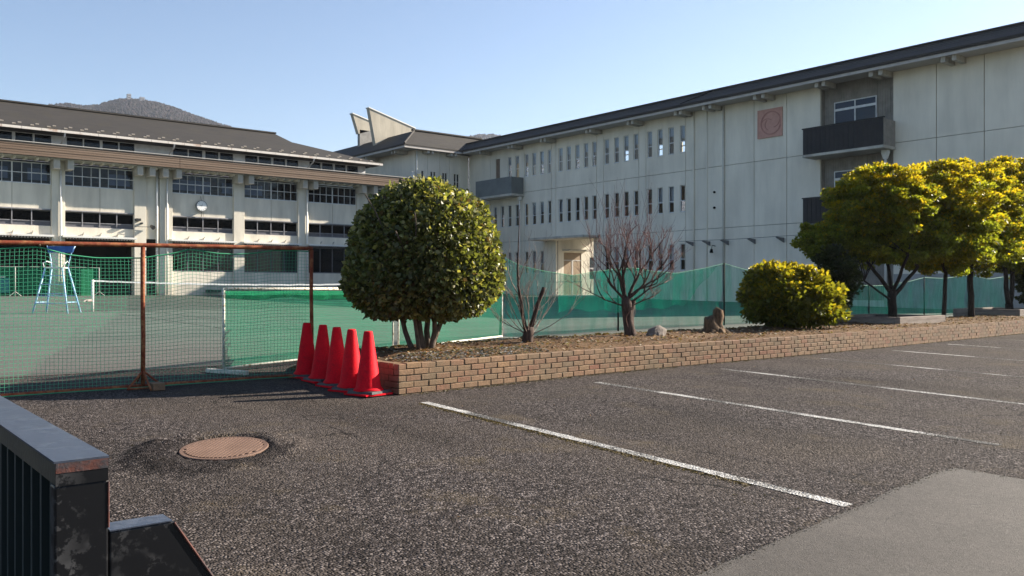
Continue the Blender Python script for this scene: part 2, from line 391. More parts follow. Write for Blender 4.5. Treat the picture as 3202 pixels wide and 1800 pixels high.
# court sheet
c = MB(); yy = list(np.linspace(12.2, 53.2, 30)); xx = list(np.linspace(-40, 46, 60))
for j in range(len(yy) - 1):
    for i in range(len(xx) - 1):
        q = []
        for x, y in ((xx[i], yy[j]), (xx[i + 1], yy[j]), (xx[i + 1], yy[j + 1]), (xx[i], yy[j + 1])):
            y2 = y + (.5 * noise.noise((x * .5, 2, 2)) if j == 0 and y == yy[0] else 0)
            q.append((x, y2, gz(y2) + .018))
        c.quad(*q)
c.build('tennis_court', COURT, kind='structure')
# court lines
def wornpaint(name, a, b, sc, lo, hi):
    m = M(name, a, .85, .2); cc = coords(m); n1 = noisetex(m, cc, sc, 5, .7); n2 = noisetex(m, cc, .9, 4, .6)
    s = N(m, 'ShaderNodeMath', operation='ADD'); L(m, n1, s.inputs[0]); L(m, n2, s.inputs[1])
    f = ramp(m, s.outputs[0], [(lo, 0), (hi, 1)])
    vcol = vor(m, cc, 68, 'Color'); sp = N(m, 'ShaderNodeSeparateColor'); L(m, vcol, sp.inputs[0])
    gr = ramp(m, sp.outputs[0], [(0, .4), (1, 1.2)])
    base(m, mix(m, 1., mix(m, f, a, b), gr, 'MULTIPLY')); bump(m, vor(m, cc, 68), .9, -.015); return m
CLINE = wornpaint('court_paint', (.2, .225, .2), (.11, .14, .115), 8, .85, 1.1)
PLINE = wornpaint('parking_paint', (.5, .49, .47), (.07, .066, .062), 60, .98, 1.28)
def flat_line(name, x0, y0, x1, y1, w, mat, dz, ragged=0):
    m = MB(); d = Vector((x1 - x0, y1 - y0, 0)); n = Vector((-d.y, d.x, 0)).normalized() * w / 2; k = max(2, int(d.length / .12)) if ragged else 8
    for i in range(k):
        q = []
        for t, s in ((i / k, -1), ((i + 1) / k, -1), ((i + 1) / k, 1), (i / k, 1)):
            p = Vector((x0, y0, 0)) + d * t + n * s * (1 + ragged * noise.noise((p_seed + t * 37, s * 9, 0)))
            q.append((p.x, p.y, (lot_z(p.x, p.y) if mat is PLINE else gz(p.y)) + dz))
        m.quad(*q)
    o = m.build(name, mat, kind='structure'); return o
p_seed = 0
for x0, y0, x1, y1 in [(7.8, 19.6, 7.8, 43.4), (18.77, 19.6, 18.77, 43.4), (7.8, 19.6, 18.77, 19.6), (7.8, 43.4, 18.77, 43.4), (9.17, 25.1, 17.4, 25.1), (9.17, 37.9, 17.4, 37.9), (13.28, 25.1, 13.28, 37.9), (9.17, 19.6, 9.17, 43.4), (17.4, 19.6, 17.4, 43.4)]:
    flat_line('court_line', x0, y0, x1, y1, .05, CLINE, .023)
for i, (x0, y0, x1, y1) in enumerate([(5.0, 7.55, 4.72, 2.66), (7.72, 7.75, 7.46, 2.9), (10.42, 7.86, 10.15, 3.0), (13.24, 7.95, 12.98, 3.0), (15.95, 8.1, 15.7, 3.1), (18.6, 8.25, 18.35, 3.2), (21.3, 8.35, 21.05, 3.3)]):
    p_seed = i * 13.7
    flat_line('parking_line', x0, y0, x1, y1, .1, PLINE, .0155, .35)

# ------------------------------------------------------------------ manhole cover
t = thing('manhole_cover', 'round rusty ribbed manhole cover set in broken asphalt', 'manhole', loc=(MH[0], MH[1], lot_z(MH[0], MH[1]) + .036))
tl = math.atan(.085); axis_v = Vector((RGT.x, RGT.y, 0))
t.rotation_mode = 'AXIS_ANGLE'; t.rotation_axis_angle = (tl, axis_v.x, axis_v.y, 0)
MB().lathe([(.315, -.03), (.318, 0), (.312, .006), (.285, .006), (.284, .002), (.0, .002)][:5], 56).build('rim', IRON, t)
ring = MB(); ring.lathe([(.284, -.02), (.284, .0015)], 48); ring.build('plate', worn('iron_groove', (.035, .02, .014), (.05, .03, .02), 5, .9), t)
ra = R(38); rib = 0
for k in range(-9, 10):
    off = k * .0295; hl = math.sqrt(max(.0001, .276 ** 2 - off ** 2)); b = MB()
    segs = [(-hl, hl)]
    for a0, a1 in segs: b.box(a0, a1, off - .0105, off + .0105, 0, .009)
    o = b.build('rib', IRON, t); o.rotation_euler.z = R(45)

# ------------------------------------------------------------------ brick planter with trees
PX0, PX1 = 5.06, 27.0
def py(x): return 8.17 + (x - PX0) * .040 + .14 * math.exp(-((x - 9) / 3.2) ** 2) - .05    # slightly bowed front line
pl = thing('brick_planter', 'long low brick retaining wall along the car park', 'planter', loc=(0, 0, 0))
core = MB(); n = 60
for i in range(n):
    xa = PX0 + .03 + (PX1 - PX0 - .03) * i / n; xb = PX0 + .03 + (PX1 - PX0 - .03) * (i + 1) / n
    ya, yb = py(xa) + .007, py(xb) + .007
    core.hexa([(xa, ya, -.1), (xb, yb, -.1), (xb, yb + .16, -.1), (xa, ya + .16, -.1), (xa, ya, .478), (xb, yb, .478), (xb, yb + .16, .478), (xa, ya + .16, .478)])
core.box(PX0 + .007, PX0 + .16, py(PX0) + .18, 10.3, -.1, .474)
core.build('mortar_core', MORTAR, pl)
bme = {}
def brick_mesh(ln):
    key = round(ln, 3)
    if key not in bme:
        b = MB(); e = .004; l = ln; d = .1; hh = .061
        b.box(0, l, 0, d, 0, hh)
        me = b.mesh('brick', BRICK); bme[key] = me
        import bmesh
        bm = bmesh.new(); bm.from_mesh(me); bmesh.ops.bevel(bm, geom=[q for q in bm.edges], offset=.005, segments=1, affect='EDGES'); bm.to_mesh(me); bm.free()
    return bme[key]
rest = MB(); count = 0
for row in range(6):
    z = .155 + (row - 1) * .069 + .0
    if row == 5: z = .155 + 4 * .069
    x = PX0 + (0 if row % 2 else 0)
    first = True
    while x < PX1 - .02:
        ln = .2 if not (first and row % 2) else .095
        xm = x + ln / 2; ang = math.atan2(py(x + ln) - py(x), ln)
        jit = rnd.uniform(-.004, .004); zz = z + rnd.uniform(-.002, .002) + (rnd.uniform(-.007, .004) if row == 5 else 0)
        near = x < PX0 + .2126 * 50
        if near and count < 299:
            o = add('brick', brick_mesh(ln), pl, (x, py(x) + jit, zz), ang); o.rotation_euler.y = rnd.uniform(-.006, .006); count += 1
        else:
            q = [Vector((x + ln * a, py(x + ln * a) + jit + .1 * b, zz + .061 * cc)) for cc in (0, 1) for a, b in ((0, 0), (1, 0), (1, 1), (0, 1))]
            rest.hexa(q)
        x += ln + .0105; first = False
# end face towards the cones
for row in range(6):
    z = .155 + (row - 1) * .069; y = py(PX0) + .1105; fst = row % 2
    while y < 10.2:
        ln = min(.095 if fst else .2, 10.3 - y); fst = 0; j = rnd.uniform(-.003, .003)
        rest.box(PX0 + j, PX0 + .1 + j, y, y + ln, z, z + .061); y += ln + .0105
def brick2():
    m = BRICK.copy(); m.name = 'brick_far'; nt = m.node_tree
    oi = [q for q in nt.nodes if q.type == 'OBJECT_INFO'][0]; geo = [q for q in nt.nodes if q.type == 'NEW_GEOMETRY'][0]
    lk = [q for q in nt.links if q.from_node == oi][0]; to = lk.to_socket; nt.links.remove(lk); nt.links.new(geo.outputs['Random Per Island'], to); return m
rest.build('far_bricks', brick2(), pl, kind='stuff')

# planting soil
def soil_z(x, y):
    f = y - py(x); e = max(0., min(1., (x - PX0 - .1) / .45)); e = e * e * (3 - 2 * e)
    return .47 + e * (.055 * min(1, max(0, f / .5)) + .035 * noise.noise((x * 1.1, y * 1.1, 0)) * min(1, f / .3) + .012 * noise.noise((x * 6, y * 6, 2))) - max(0, f - 2.0) * .22
sv = []; XS = list(np.linspace(PX0 + .12, PX1, 240)); nyS = 34
for x in XS:
    for j in range(nyS):
        y = py(x) + .1 + (3.3 if x > PX0 + .2 else 2.2) * j / (nyS - 1)
        z = soil_z(x, y)
        if j == nyS - 1: z = gz(y) - .05
        sv.append((x, y, z))
sf = [(i * nyS + j, (i + 1) * nyS + j, (i + 1) * nyS + j + 1, i * nyS + j + 1) for i in range(len(XS) - 1) for j in range(nyS - 1)]
so_ = MB(); so_.v = sv; so_.f = sf; so_.build('planting_bed', SOIL, smooth=True, kind='structure')
# litter of dry leaves and gravel on the bed
def flakes(name, n, fn, mat, size, label, cat):
    v = []; f = []; cols = []
    for i in range(n):
        x, y, z, col = fn(); s = size * rnd.uniform(.5, 1.4); a = rnd.uniform(0, 6.28)
        p = Vector((math.cos(a), math.sin(a), rnd.uniform(-.4, .5))) * s; q = Vector((-math.sin(a), math.cos(a), rnd.uniform(-.4, .4))) * s * .55
        b = len(v); o = Vector((x, y, z + s * .4))
        v += [tuple(o - p), tuple(o + q), tuple(o + p), tuple(o - q + Vector((0, 0, s * .3)))]; f += [(b, b + 1, b + 2), (b, b + 2, b + 3)]; cols += [col] * 4
    return leaf_obj(name, v, f, cols, mat, None)
def leaf_obj(name, v, f, cols, mat, parent):
    me = bpy.data.meshes.new(name); me.from_pydata(v, [], f); me.materials.append(mat)
    at = me.attributes.new('leafcol', 'FLOAT_COLOR', 'POINT')
    arr = np.ones((len(v), 4), np.float32); arr[:, :3] = np.array(cols, np.float32); at.data.foreach_set('color', arr.ravel())
    o = bpy.data.objects.new(name, me); COL.objects.link(o); o['kind'] = 'stuff'
    if parent: o.parent = parent
    return o
LITTER = leafmat('dry_leaf', .15, .8, .2)
def lit():
    x = PX0 + .2 + (PX1 - PX0 - .3) * rnd.random() ** 1.25; y = py(x) + .13 + 1.9 * rnd.random()
    c = rnd.choice([(.18, .09, .04), (.13, .062, .03), (.25, .15, .07), (.05, .03, .018), (.3, .25, .18), (.12, .09, .04)])
    return x, y, soil_z(x, y), c
o = flakes('leaf_litter', 5200, lit, LITTER, .026, '', ''); tag(o, 'dry brown leaves and bark bits scattered over the planting bed', 'leaf litter', kind='stuff')
def grv():
    x = 5.3 + 2.3 * rnd.random(); y = py(x) + .13 + .55 * rnd.random()
    k = rnd.uniform(.06, .24); return x, y, soil_z(x, y), (k, k * .97, k * .94)
o = flakes('gravel', 1500, grv, LITTER, .018, '', ''); tag(o, 'grey gravel heaped at the near corner of the planting bed', 'gravel', kind='stuff')
def gras():
    x = 5.5 + 18 * rnd.random() ** 1.4; y = py(x) + 1.95 + .35 * rnd.random() + .2 * noise.noise((x, 0, 0))
    k = rnd.random(); return x, y, soil_z(x, y), (.09 + .1 * k, .085 + .04 * k, .028 + .025 * k)
o = flakes('dry_grass', 2600, gras, LITTER, .035, '', ''); tag(o, 'fringe of dry yellowish grass along the back of the planting bed', 'grass', kind='stuff')
# moss / dirt line at the foot of the wall and scattered stones
def dirt():
    x = PX0 + 20 * rnd.random(); y = py(x) - .015 - .1 * rnd.random() ** 2
    c = rnd.choice([(.1, .082, .055), (.075, .06, .04), (.13, .105, .066)]); return x, y, lot_z(x, y) + .008, c
o = flakes('grit', 2600, dirt, LITTER, .014, '', ''); tag(o, 'line of sandy grit washed against the foot of the brick wall', 'grit', kind='stuff')

def mossy():
    u = rnd.random(); y = 7.5 - 4.2 * u; x = 5.0 - .28 * (7.55 - y) / 4.9 - .06 - abs(rnd.gauss(0, .035)); return x, y, lot_z(x, y) + .008, rnd.choice([(.1, .075, .03), (.085, .062, .03), (.12, .09, .035)])
o = flakes('moss', 2600, mossy, LITTER, .011, '', ''); tag(o, 'ochre moss along the near edge of the first parking line', 'moss', kind='stuff')

def loose():
    x = -1 + 14 * rnd.random(); y = 2.3 + 5.5 * rnd.random(); k = rnd.uniform(.03, .16); q = rnd.random()
    return x, y, lot_z(x, y) + .01, ((k, k * .93, k * .88) if q > .08 else (.14, .085, .04))
o = flakes('loose_grit', 2600, loose, LITTER, .009, '', ''); tag(o, 'loose grit and leaf crumbs strewn over the car park', 'grit', kind='stuff')
def edgegrit():
    x, y = rnd.choice(edge[40:150]); x += rnd.gauss(0, .05); y += rnd.gauss(-.005, .02); k = rnd.uniform(.025, .14); return x, y, gz(y) + .02, (k, k * .93, k * .88)
o = flakes('edge_grit', 5200, edgegrit, LITTER, .005, '', ''); tag(o, 'crumbled asphalt grit along the ragged edge of the smooth driveway', 'grit', kind='stuff')

# ------------------------------------------------------------------ foliage tools
def leaves(pts, nrm, size, cols, droop=.25, seed=0, aspect=.42):
    """one small folded leaf at every point; numpy arrays in, vertex/face/colour lists out"""
    rg = np.random.default_rng(seed); n = len(pts)
    d = nrm + rg.normal(0, .55, (n, 3)); d[:, 2] -= droop; d /= np.linalg.norm(d, axis=1)[:, None]
    r = rg.normal(0, 1, (n, 3)); s = np.cross(d, r); s /= np.linalg.norm(s, axis=1)[:, None] + 1e-9
    u = np.cross(s, d); k = size * rg.uniform(.6, 1.3, n)[:, None]
    b = pts; tip = pts + d * k; l = pts + d * k * .45 + s * k * aspect + u * k * .12; q = pts + d * k * .45 - s * k * aspect + u * k * .12
    V = np.stack([b, q, tip, l], 1).reshape(-1, 3)
    i = np.arange(n) * 4; F = np.concatenate([np.stack([i, i + 1, i + 2], 1), np.stack([i, i + 2, i + 3], 1)])
    return V, F, np.repeat(cols, 4, axis=0)
def crown(name, V, F, Cc, mat, parent):
    me = bpy.data.meshes.new(name); nv = len(V); nf = len(F)
    me.vertices.add(nv); me.vertices.foreach_set('co', V.astype(np.float32).ravel())
    me.loops.add(nf * 3); me.loops.foreach_set('vertex_index', F.astype(np.int32).ravel())
    me.polygons.add(nf); me.polygons.foreach_set('loop_start', np.arange(nf, dtype=np.int32) * 3)
    me.update(calc_edges=True); me.validate(); me.materials.append(mat)
    at = me.attributes.new('leafcol', 'FLOAT_COLOR', 'POINT'); a = np.ones((nv, 4), np.float32); a[:, :3] = Cc; at.data.foreach_set('color', a.ravel())
    o = bpy.data.objects.new(name, me); COL.objects.link(o); o.parent = parent; o['kind'] = 'stuff'; return o
def limb(mb, a, b, r0, r1, wig=.08, n=6, sides=7, seed=0):
    a, b = Vector(a), Vector(b); pts = []; rr = []
    ln = (b - a).length
    for i in range(n + 1):
        t = i / n; p = a.lerp(b, t) + Vector((noise.noise((seed, t * 2.1, 0)), noise.noise((seed, t * 2.1, 5)), .3 * noise.noise((seed, t * 2, 9)))) * wig * ln * (1 - abs(2 * t - 1) * .6) * (t > 0)
        pts.append(p); rr.append(r0 + (r1 - r0) * t ** .8)
    mb.path(pts, rr, sides); return pts
LEAF = leafmat('broad_leaf', .4, .42, .4); LEAF2 = leafmat('shrub_leaf', .55, .42, .35)
BARK = barkmat('grey_bark', (.06, .045, .034), (.14, .108, .085)); BARKD = barkmat('dark_bark', (.018, .014, .012), (.05, .038, .03))
BARKR = barkmat('reddish_bark', (.022, .014, .012), (.095, .062, .05)); TWIG = barkmat('red_twig', (.17, .092, .078), (.3, .19, .165))
TWIGG = barkmat('grey_twig', (.17, .12, .1), (.3, .23, .195))

# clipped round broad-leaved tree
RT = Vector((6.41, 9.68, .5))
t = thing('round_tree', 'large clipped dome-shaped evergreen tree beside the red cones', 'tree', loc=tuple(RT))
rg = np.random.default_rng(3); n = 44000
d = rg.normal(0, 1, (n, 3)); d /= np.linalg.norm(d, axis=1)[:, None]
rad = 1 - .45 * rg.random(n) ** 1.7; rad = np.where(rg.random(n) < .006, rg.uniform(1.01, 1.05, n), rad)
lump = np.array([1 + .05 * noise.noise((a * 2.2, b * 2.2, c * 2.2)) + .025 * noise.noise((a * 6, b * 6, c * 6 + 8)) for a, b, c in d])
up = d[:, 2] > 0; hz = np.where(up, 1.22, .66)
en = np.where(up, 2.5, 2.3); hxy = np.hypot(d[:, 0], d[:, 1]); p = d / ((hxy ** en + np.abs(d[:, 2]) ** en) ** (1 / en))[:, None]
p = p * (rad * lump)[:, None]; tp = np.where(p[:, 2] > 0, 1 - .1 * np.clip(p[:, 2], 0, 1), 1.); p[:, 0] *= 1.05 * tp; p[:, 1] *= 1.05 * tp; p[:, 2] *= hz; p[:, 2] += 1.02
hang = np.array([noise.noise((a * 3, b * 3, 20)) for a, b in p[:, :2]])
keep = (p[:, 2] > .46 + .16 * hang) & ~((p[:, 2] < .95) & (np.hypot(p[:, 0] - .1, p[:, 1]) < .45))
p = p[keep]; d = d[keep]
b0 = np.array([(.1, .108, .036)]) * rg.uniform(.4, 1.6, (len(p), 1)); b1 = np.array([(.26, .235, .09)])
yel = (rg.random(len(p)) < .14 + .2 * np.clip((p[:, 2] - 1.2) / 1.2, 0, 1))[:, None]; red = (rg.random(len(p)) < .03)[:, None]
cc = np.where(yel, b1 * rg.uniform(.7, 1.3, (len(p), 1)), b0); cc = np.where(red, np.array([(.09, .055, .025)]), cc)
crown('crown', *leaves(p, d * .6, .066, cc, .3, 4), LEAF, t)
tm = MB()
for k, (dx, dy, bx, by, r) in enumerate([(-.02, 0, -.1, .15, .06), (.1, .04, .25, .25, .048), (.05, -.06, .1, -.15, .042), (-.14, -.12, -.45, -.35, .032), (.16, .1, .6, .1, .045), (-.06, .1, -.3, .5, .04)]):
    pts = limb(tm, (dx, dy, -.08), (bx * 1.0, by, 1.05), r, r * .55, .1, 7, 8, k * 3.1)
    for j in range(5):
        e = pts[-1] + Vector((rnd.uniform(-.6, .6), rnd.uniform(-.6, .6), rnd.uniform(.2, 1.0))); limb(tm, pts[-1 - j % 2], e, r * .45, .008, .12, 5, 5, k * 9 + j)
tm.build('trunk', BARK, t, smooth=True)

# clump-built trees and shrubs
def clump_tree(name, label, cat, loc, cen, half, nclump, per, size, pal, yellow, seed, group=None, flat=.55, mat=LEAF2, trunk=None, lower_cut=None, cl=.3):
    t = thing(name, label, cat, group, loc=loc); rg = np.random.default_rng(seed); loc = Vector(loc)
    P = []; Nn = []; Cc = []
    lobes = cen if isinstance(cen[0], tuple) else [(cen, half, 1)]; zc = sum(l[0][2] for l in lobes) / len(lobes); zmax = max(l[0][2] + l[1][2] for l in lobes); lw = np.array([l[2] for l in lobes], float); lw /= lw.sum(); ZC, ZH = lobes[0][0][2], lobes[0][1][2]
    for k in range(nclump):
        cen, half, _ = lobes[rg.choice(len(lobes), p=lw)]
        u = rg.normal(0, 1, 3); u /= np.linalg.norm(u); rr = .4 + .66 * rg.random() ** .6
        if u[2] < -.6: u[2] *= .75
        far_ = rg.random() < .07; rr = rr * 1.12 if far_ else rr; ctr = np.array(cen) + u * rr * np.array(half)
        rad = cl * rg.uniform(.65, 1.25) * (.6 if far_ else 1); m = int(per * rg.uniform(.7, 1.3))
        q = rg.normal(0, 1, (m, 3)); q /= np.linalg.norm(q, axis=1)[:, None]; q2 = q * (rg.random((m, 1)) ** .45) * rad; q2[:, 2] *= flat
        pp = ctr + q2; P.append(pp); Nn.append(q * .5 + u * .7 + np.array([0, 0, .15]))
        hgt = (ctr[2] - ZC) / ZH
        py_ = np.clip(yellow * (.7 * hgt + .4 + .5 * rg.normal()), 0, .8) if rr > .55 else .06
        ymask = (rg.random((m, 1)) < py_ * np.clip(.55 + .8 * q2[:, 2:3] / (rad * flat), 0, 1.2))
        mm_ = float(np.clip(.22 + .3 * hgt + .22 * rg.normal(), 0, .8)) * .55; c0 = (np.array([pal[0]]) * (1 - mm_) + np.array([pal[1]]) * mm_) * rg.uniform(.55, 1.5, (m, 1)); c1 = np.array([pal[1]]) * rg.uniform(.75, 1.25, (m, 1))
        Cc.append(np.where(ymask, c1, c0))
    P = np.concatenate(P); Nn = np.concatenate(Nn); Cc = np.concatenate(Cc)
    if lower_cut is not None:
        kp = P[:, 2] > lower_cut; P, Nn, Cc = P[kp], Nn[kp], Cc[kp]
    crown('crown', *leaves(P, Nn, size, Cc, .1, seed + 1), mat, t)
    cen, half, _ = lobes[0]; tm = MB(); sp = trunk or [((0, 0, -.1), (0, 0, cen[2] * .5), .08, .06)]
    for i, (a, b, r0, r1) in enumerate(sp):
        pts = limb(tm, a, b, r0, r1, .07, 6, 8, seed + i * 2.3)
        if i >= (1 if len(sp) > 1 else 0):
            for j in range(7):
                u = rg.normal(0, 1, 3); u /= np.linalg.norm(u); e = Vector(np.array(cen) + u * np.array(half) * .75)
                if e.z > b[2] - .3: limb(tm, pts[-1], e, r1 * .7, .006, .12, 5, 5, seed * 3 + i * 9 + j)
    tm.build('trunk', BARKD, t, smooth=True)
    return t
def wpt(x, y, t):                                     # camera-frame measurements used while surveying the photo
    r = (x - 1601) / 2700 * t; return (FWD * t + RGT * r).to_tuple()[:2] + (1.33 + (900 - y) / 2700 * t,)
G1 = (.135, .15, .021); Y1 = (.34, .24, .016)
# spreading tree in the timber box
bx, by, bz = 20.3, 10.3, .5
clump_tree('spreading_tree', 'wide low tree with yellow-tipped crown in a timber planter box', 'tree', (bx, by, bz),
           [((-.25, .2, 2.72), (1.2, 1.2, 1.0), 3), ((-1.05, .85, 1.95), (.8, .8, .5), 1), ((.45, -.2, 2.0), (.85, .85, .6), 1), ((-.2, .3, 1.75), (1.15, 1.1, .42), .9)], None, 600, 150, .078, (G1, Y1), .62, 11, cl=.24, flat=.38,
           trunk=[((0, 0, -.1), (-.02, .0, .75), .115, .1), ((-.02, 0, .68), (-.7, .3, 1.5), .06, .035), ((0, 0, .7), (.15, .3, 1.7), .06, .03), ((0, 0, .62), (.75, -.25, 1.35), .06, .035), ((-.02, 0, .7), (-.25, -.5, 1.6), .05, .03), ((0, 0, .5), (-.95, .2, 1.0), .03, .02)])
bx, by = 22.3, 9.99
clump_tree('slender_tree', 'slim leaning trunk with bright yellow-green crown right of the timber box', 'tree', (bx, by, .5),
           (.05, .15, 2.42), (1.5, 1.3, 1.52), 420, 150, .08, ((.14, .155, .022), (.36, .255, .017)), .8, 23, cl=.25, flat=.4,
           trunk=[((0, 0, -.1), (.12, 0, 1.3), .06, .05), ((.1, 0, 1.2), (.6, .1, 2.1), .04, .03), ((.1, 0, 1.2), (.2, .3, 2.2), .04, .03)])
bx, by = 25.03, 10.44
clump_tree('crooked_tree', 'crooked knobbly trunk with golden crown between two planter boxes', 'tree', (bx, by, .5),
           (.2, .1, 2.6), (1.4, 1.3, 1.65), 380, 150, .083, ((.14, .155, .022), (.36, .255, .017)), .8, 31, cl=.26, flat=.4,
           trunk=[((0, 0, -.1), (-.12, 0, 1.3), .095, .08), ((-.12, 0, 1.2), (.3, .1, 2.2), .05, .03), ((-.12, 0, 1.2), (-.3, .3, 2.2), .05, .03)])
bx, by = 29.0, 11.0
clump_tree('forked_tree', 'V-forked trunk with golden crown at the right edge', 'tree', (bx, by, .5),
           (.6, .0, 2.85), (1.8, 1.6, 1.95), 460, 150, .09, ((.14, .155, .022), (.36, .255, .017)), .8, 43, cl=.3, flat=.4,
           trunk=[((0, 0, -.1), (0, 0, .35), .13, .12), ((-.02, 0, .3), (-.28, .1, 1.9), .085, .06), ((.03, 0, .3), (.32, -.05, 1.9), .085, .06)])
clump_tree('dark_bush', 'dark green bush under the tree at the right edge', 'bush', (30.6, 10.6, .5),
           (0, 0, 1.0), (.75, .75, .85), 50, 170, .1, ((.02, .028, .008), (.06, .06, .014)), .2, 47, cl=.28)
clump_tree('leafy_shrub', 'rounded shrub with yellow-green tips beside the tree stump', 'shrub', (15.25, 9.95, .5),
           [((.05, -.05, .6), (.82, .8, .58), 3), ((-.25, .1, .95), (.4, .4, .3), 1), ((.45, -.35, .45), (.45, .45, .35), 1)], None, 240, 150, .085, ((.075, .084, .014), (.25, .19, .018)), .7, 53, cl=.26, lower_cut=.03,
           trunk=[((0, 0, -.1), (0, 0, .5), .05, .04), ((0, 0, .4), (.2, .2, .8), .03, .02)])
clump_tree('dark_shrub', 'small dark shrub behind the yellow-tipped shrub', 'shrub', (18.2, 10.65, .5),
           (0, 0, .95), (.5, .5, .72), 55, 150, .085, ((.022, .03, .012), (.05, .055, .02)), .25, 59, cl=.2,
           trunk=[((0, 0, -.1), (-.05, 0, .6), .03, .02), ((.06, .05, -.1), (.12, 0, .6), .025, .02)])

# leafless trees
def twigs(mb, p, d, ln, r, depth, rg, up=.35, spread=.5, fork=(2, 3), shrink=.72, sides=5, fine=None):
    n = 4; pts = [p]; q = p.copy(); dd = d.copy()
    for i in range(n):
        dd = (dd + Vector((rg.gauss(0, .12), rg.gauss(0, .12), rg.gauss(0, .08) + up * .12))).normalized(); q = q + dd * ln / n; pts.append(q.copy())
    rr = [r * (1 - .45 * i / n) for i in range(n + 1)]
    (fine if fine is not None and r < .009 else mb).path(pts, rr, sides if r > .01 else 4, caps=False)
    if depth <= 0: return
    for k in range(rg.randint(*fork)):
        b = pts[rg.choice([2, 3, 4, 4])]
        a = Vector((rg.gauss(0, 1), rg.gauss(0, 1), rg.gauss(0, .5))).normalized()
        nd = (dd + a * spread + Vector((0, 0, up))).normalized()
        twigs(mb, b, nd, ln * shrink * rg.uniform(.75, 1.25), r * .62, depth - 1, rg, up, spread, fork, shrink, sides, fine)
rg = random.Random(21)
t = thing('bare_tree', 'leafless bushy tree with many upright reddish twigs', 'tree', loc=(10.72, 9.97, .5))
m1 = MB(); m2 = MB()
m1.path([(.03, 0, -.12), (.02, .01, .08), (-.03, .02, .28), (-.07, 0, .5), (-.1, 0, .68)], [.14, .1, .082, .092, .075], 10)
m1.path([(.03, 0, -.06), (.05, .03, .2), (.04, .02, .4), (.1, 0, .62)], [.1, .06, .05, .035], 8)
for a, z, ln, r in [((-.25, 0, 1), .62, .55, .042), ((.3, .1, .85), .6, .55, .038), ((-.75, .35, .7), .6, .5, .032), ((.15, -.6, .8), .6, .45, .032), ((.0, .65, .8), .62, .45, .032), ((.9, -.4, .55), .58, .5, .026), ((-.95, .3, .28), .5, .42, .022), ((.7, -.35, .75), .62, .55, .03), ((-.5, -.1, .95), .66, .5, .032), ((.95, -.55, .25), .5, .4, .018)]:
    twigs(m1, Vector((-.08 + rg.uniform(-.03, .03), rg.uniform(-.03, .03), z)), Vector(a).normalized(), ln, r * .82, 5, rg, .28, .58, (2, 3), .68, 6, m2)
for k in range(85):
    a = rg.uniform(0, 6.28); rr = rg.uniform(.1, .72); p = Vector((math.cos(a) * rr - .05, math.sin(a) * rr, rg.uniform(1.05, 1.55)))
    twigs(m1, p, Vector((rg.gauss(0, .12) + p.x * .3, rg.gauss(0, .12) + p.y * .3, 1)).normalized(), rg.uniform(.3, .8), .0048, 1, rg, .5, .25, (1, 2), .6, 4, m2)
for s in ((-.5, -.2, .35), (.5, .1, .4)): twigs(m1, Vector((0, 0, .12)), Vector(s).normalized(), .45, .006, 1, rg, .3, .4, (1, 2), .7, 4, m2)
m1.build('trunk', BARKR, t, smooth=True); m2.build('twigs', TWIG, t, smooth=True, kind='stuff')
t = thing('pollarded_tree', 'cut-back bare tree with one sawn-off limb and long thin shoots', 'tree', loc=(8.31, 9.79, .5))
m1 = MB(); m2 = MB()
m1.path([(0, 0, -.12), (.0, 0, .05), (.02, 0, .16), (.04, 0, .25)], [.095, .085, .085, .07], 10)
m1.path([(.03, 0, .17), (.1, -.03, .38), (.16, -.06, .6), (.225, -.09, .78), (.24, -.1, .84)], [.045, .034, .03, .032, .028], 8)
m1.path([(0, .02, .15), (-.06, .03, .4), (-.1, .03, .62), (-.14, .04, .85), (-.15, .05, 1.1), (-.12, .05, 1.7), (-.1, .06, 2.0)], [.035, .028, .022, .018, .012, .007, .003], 6)
for a, ln, r in [((-.3, .1, 1), .6, .01), ((.25, .1, 1), .55, .009), ((.05, .2, 1), .6, .01), ((-.7, .2, .7), .5, .008), ((.8, -.3, .6), .7, .008), ((.9, .2, .35), .6, .007), ((-.6, -.3, .8), .5, .008), ((.5, .5, .8), .8, .009), ((-.8, .4, .5), .5, .007), ((.3, -.4, 1), .5, .007), ((-.4, .3, 1.2), .7, .007), ((.15, .3, 1.3), .7, .007), ((.6, -.2, .9), .55, .007), ((-.2, -.5, .9), .7, .007), ((.9, -.6, .5), .7, .007)]:
    twigs(m1, Vector((.01, 0, .12)), Vector(a).normalized(), ln, r, 3, rg, .3, .42, (2, 3), .6, 5, m2)
for z in (.5, .7, .95): twigs(m1, Vector((-.12, .04, z)), Vector((rg.gauss(0, .5), rg.gauss(0, .5), 1)).normalized(), .5, .008, 2, rg, .4, .4, (1, 2), .6, 4, m2)
m1.build('trunk', BARKR, t, smooth=True); m2.build('twigs', TWIGG, t, smooth=True, kind='stuff')

# stump
t = thing('tree_stump', 'weathered two-pronged tree stump in the planting bed', 'stump', loc=(12.69, 9.77, .5))
s = MB(); s.path([(-.01, 0, -.1), (-.02, 0, .04), (-.045, 0, .14), (-.07, .01, .24), (-.085, .01, .29), (-.09, .01, .3)], [.24, .19, .135, .115, .1, .07], 13)
s.path([(.05, -.02, -.1), (.06, -.02, .05), (.075, -.03, .18), (.1, -.03, .32), (.105, -.03, .43), (.12, -.04, .46)], [.22, .165, .115, .09, .092, .065], 13)
for a in range(7):
    an = a * .9; s.path([(.03, 0, .08), (.03 + .17 * math.cos(an), .17 * math.sin(an), .05), (.03 + .32 * math.cos(an), .32 * math.sin(an), -.05)], [.08, .065, .03], 7)
s.v = [(x * (1 + .4 * noise.noise((x * 9, y * 9, z * 5))), y * (1 + .4 * noise.noise((y * 9, z * 5, x * 9))), z + .05 * noise.noise((x * 13, y * 13, 1)) * (z > .2)) for x, y, z in s.v]
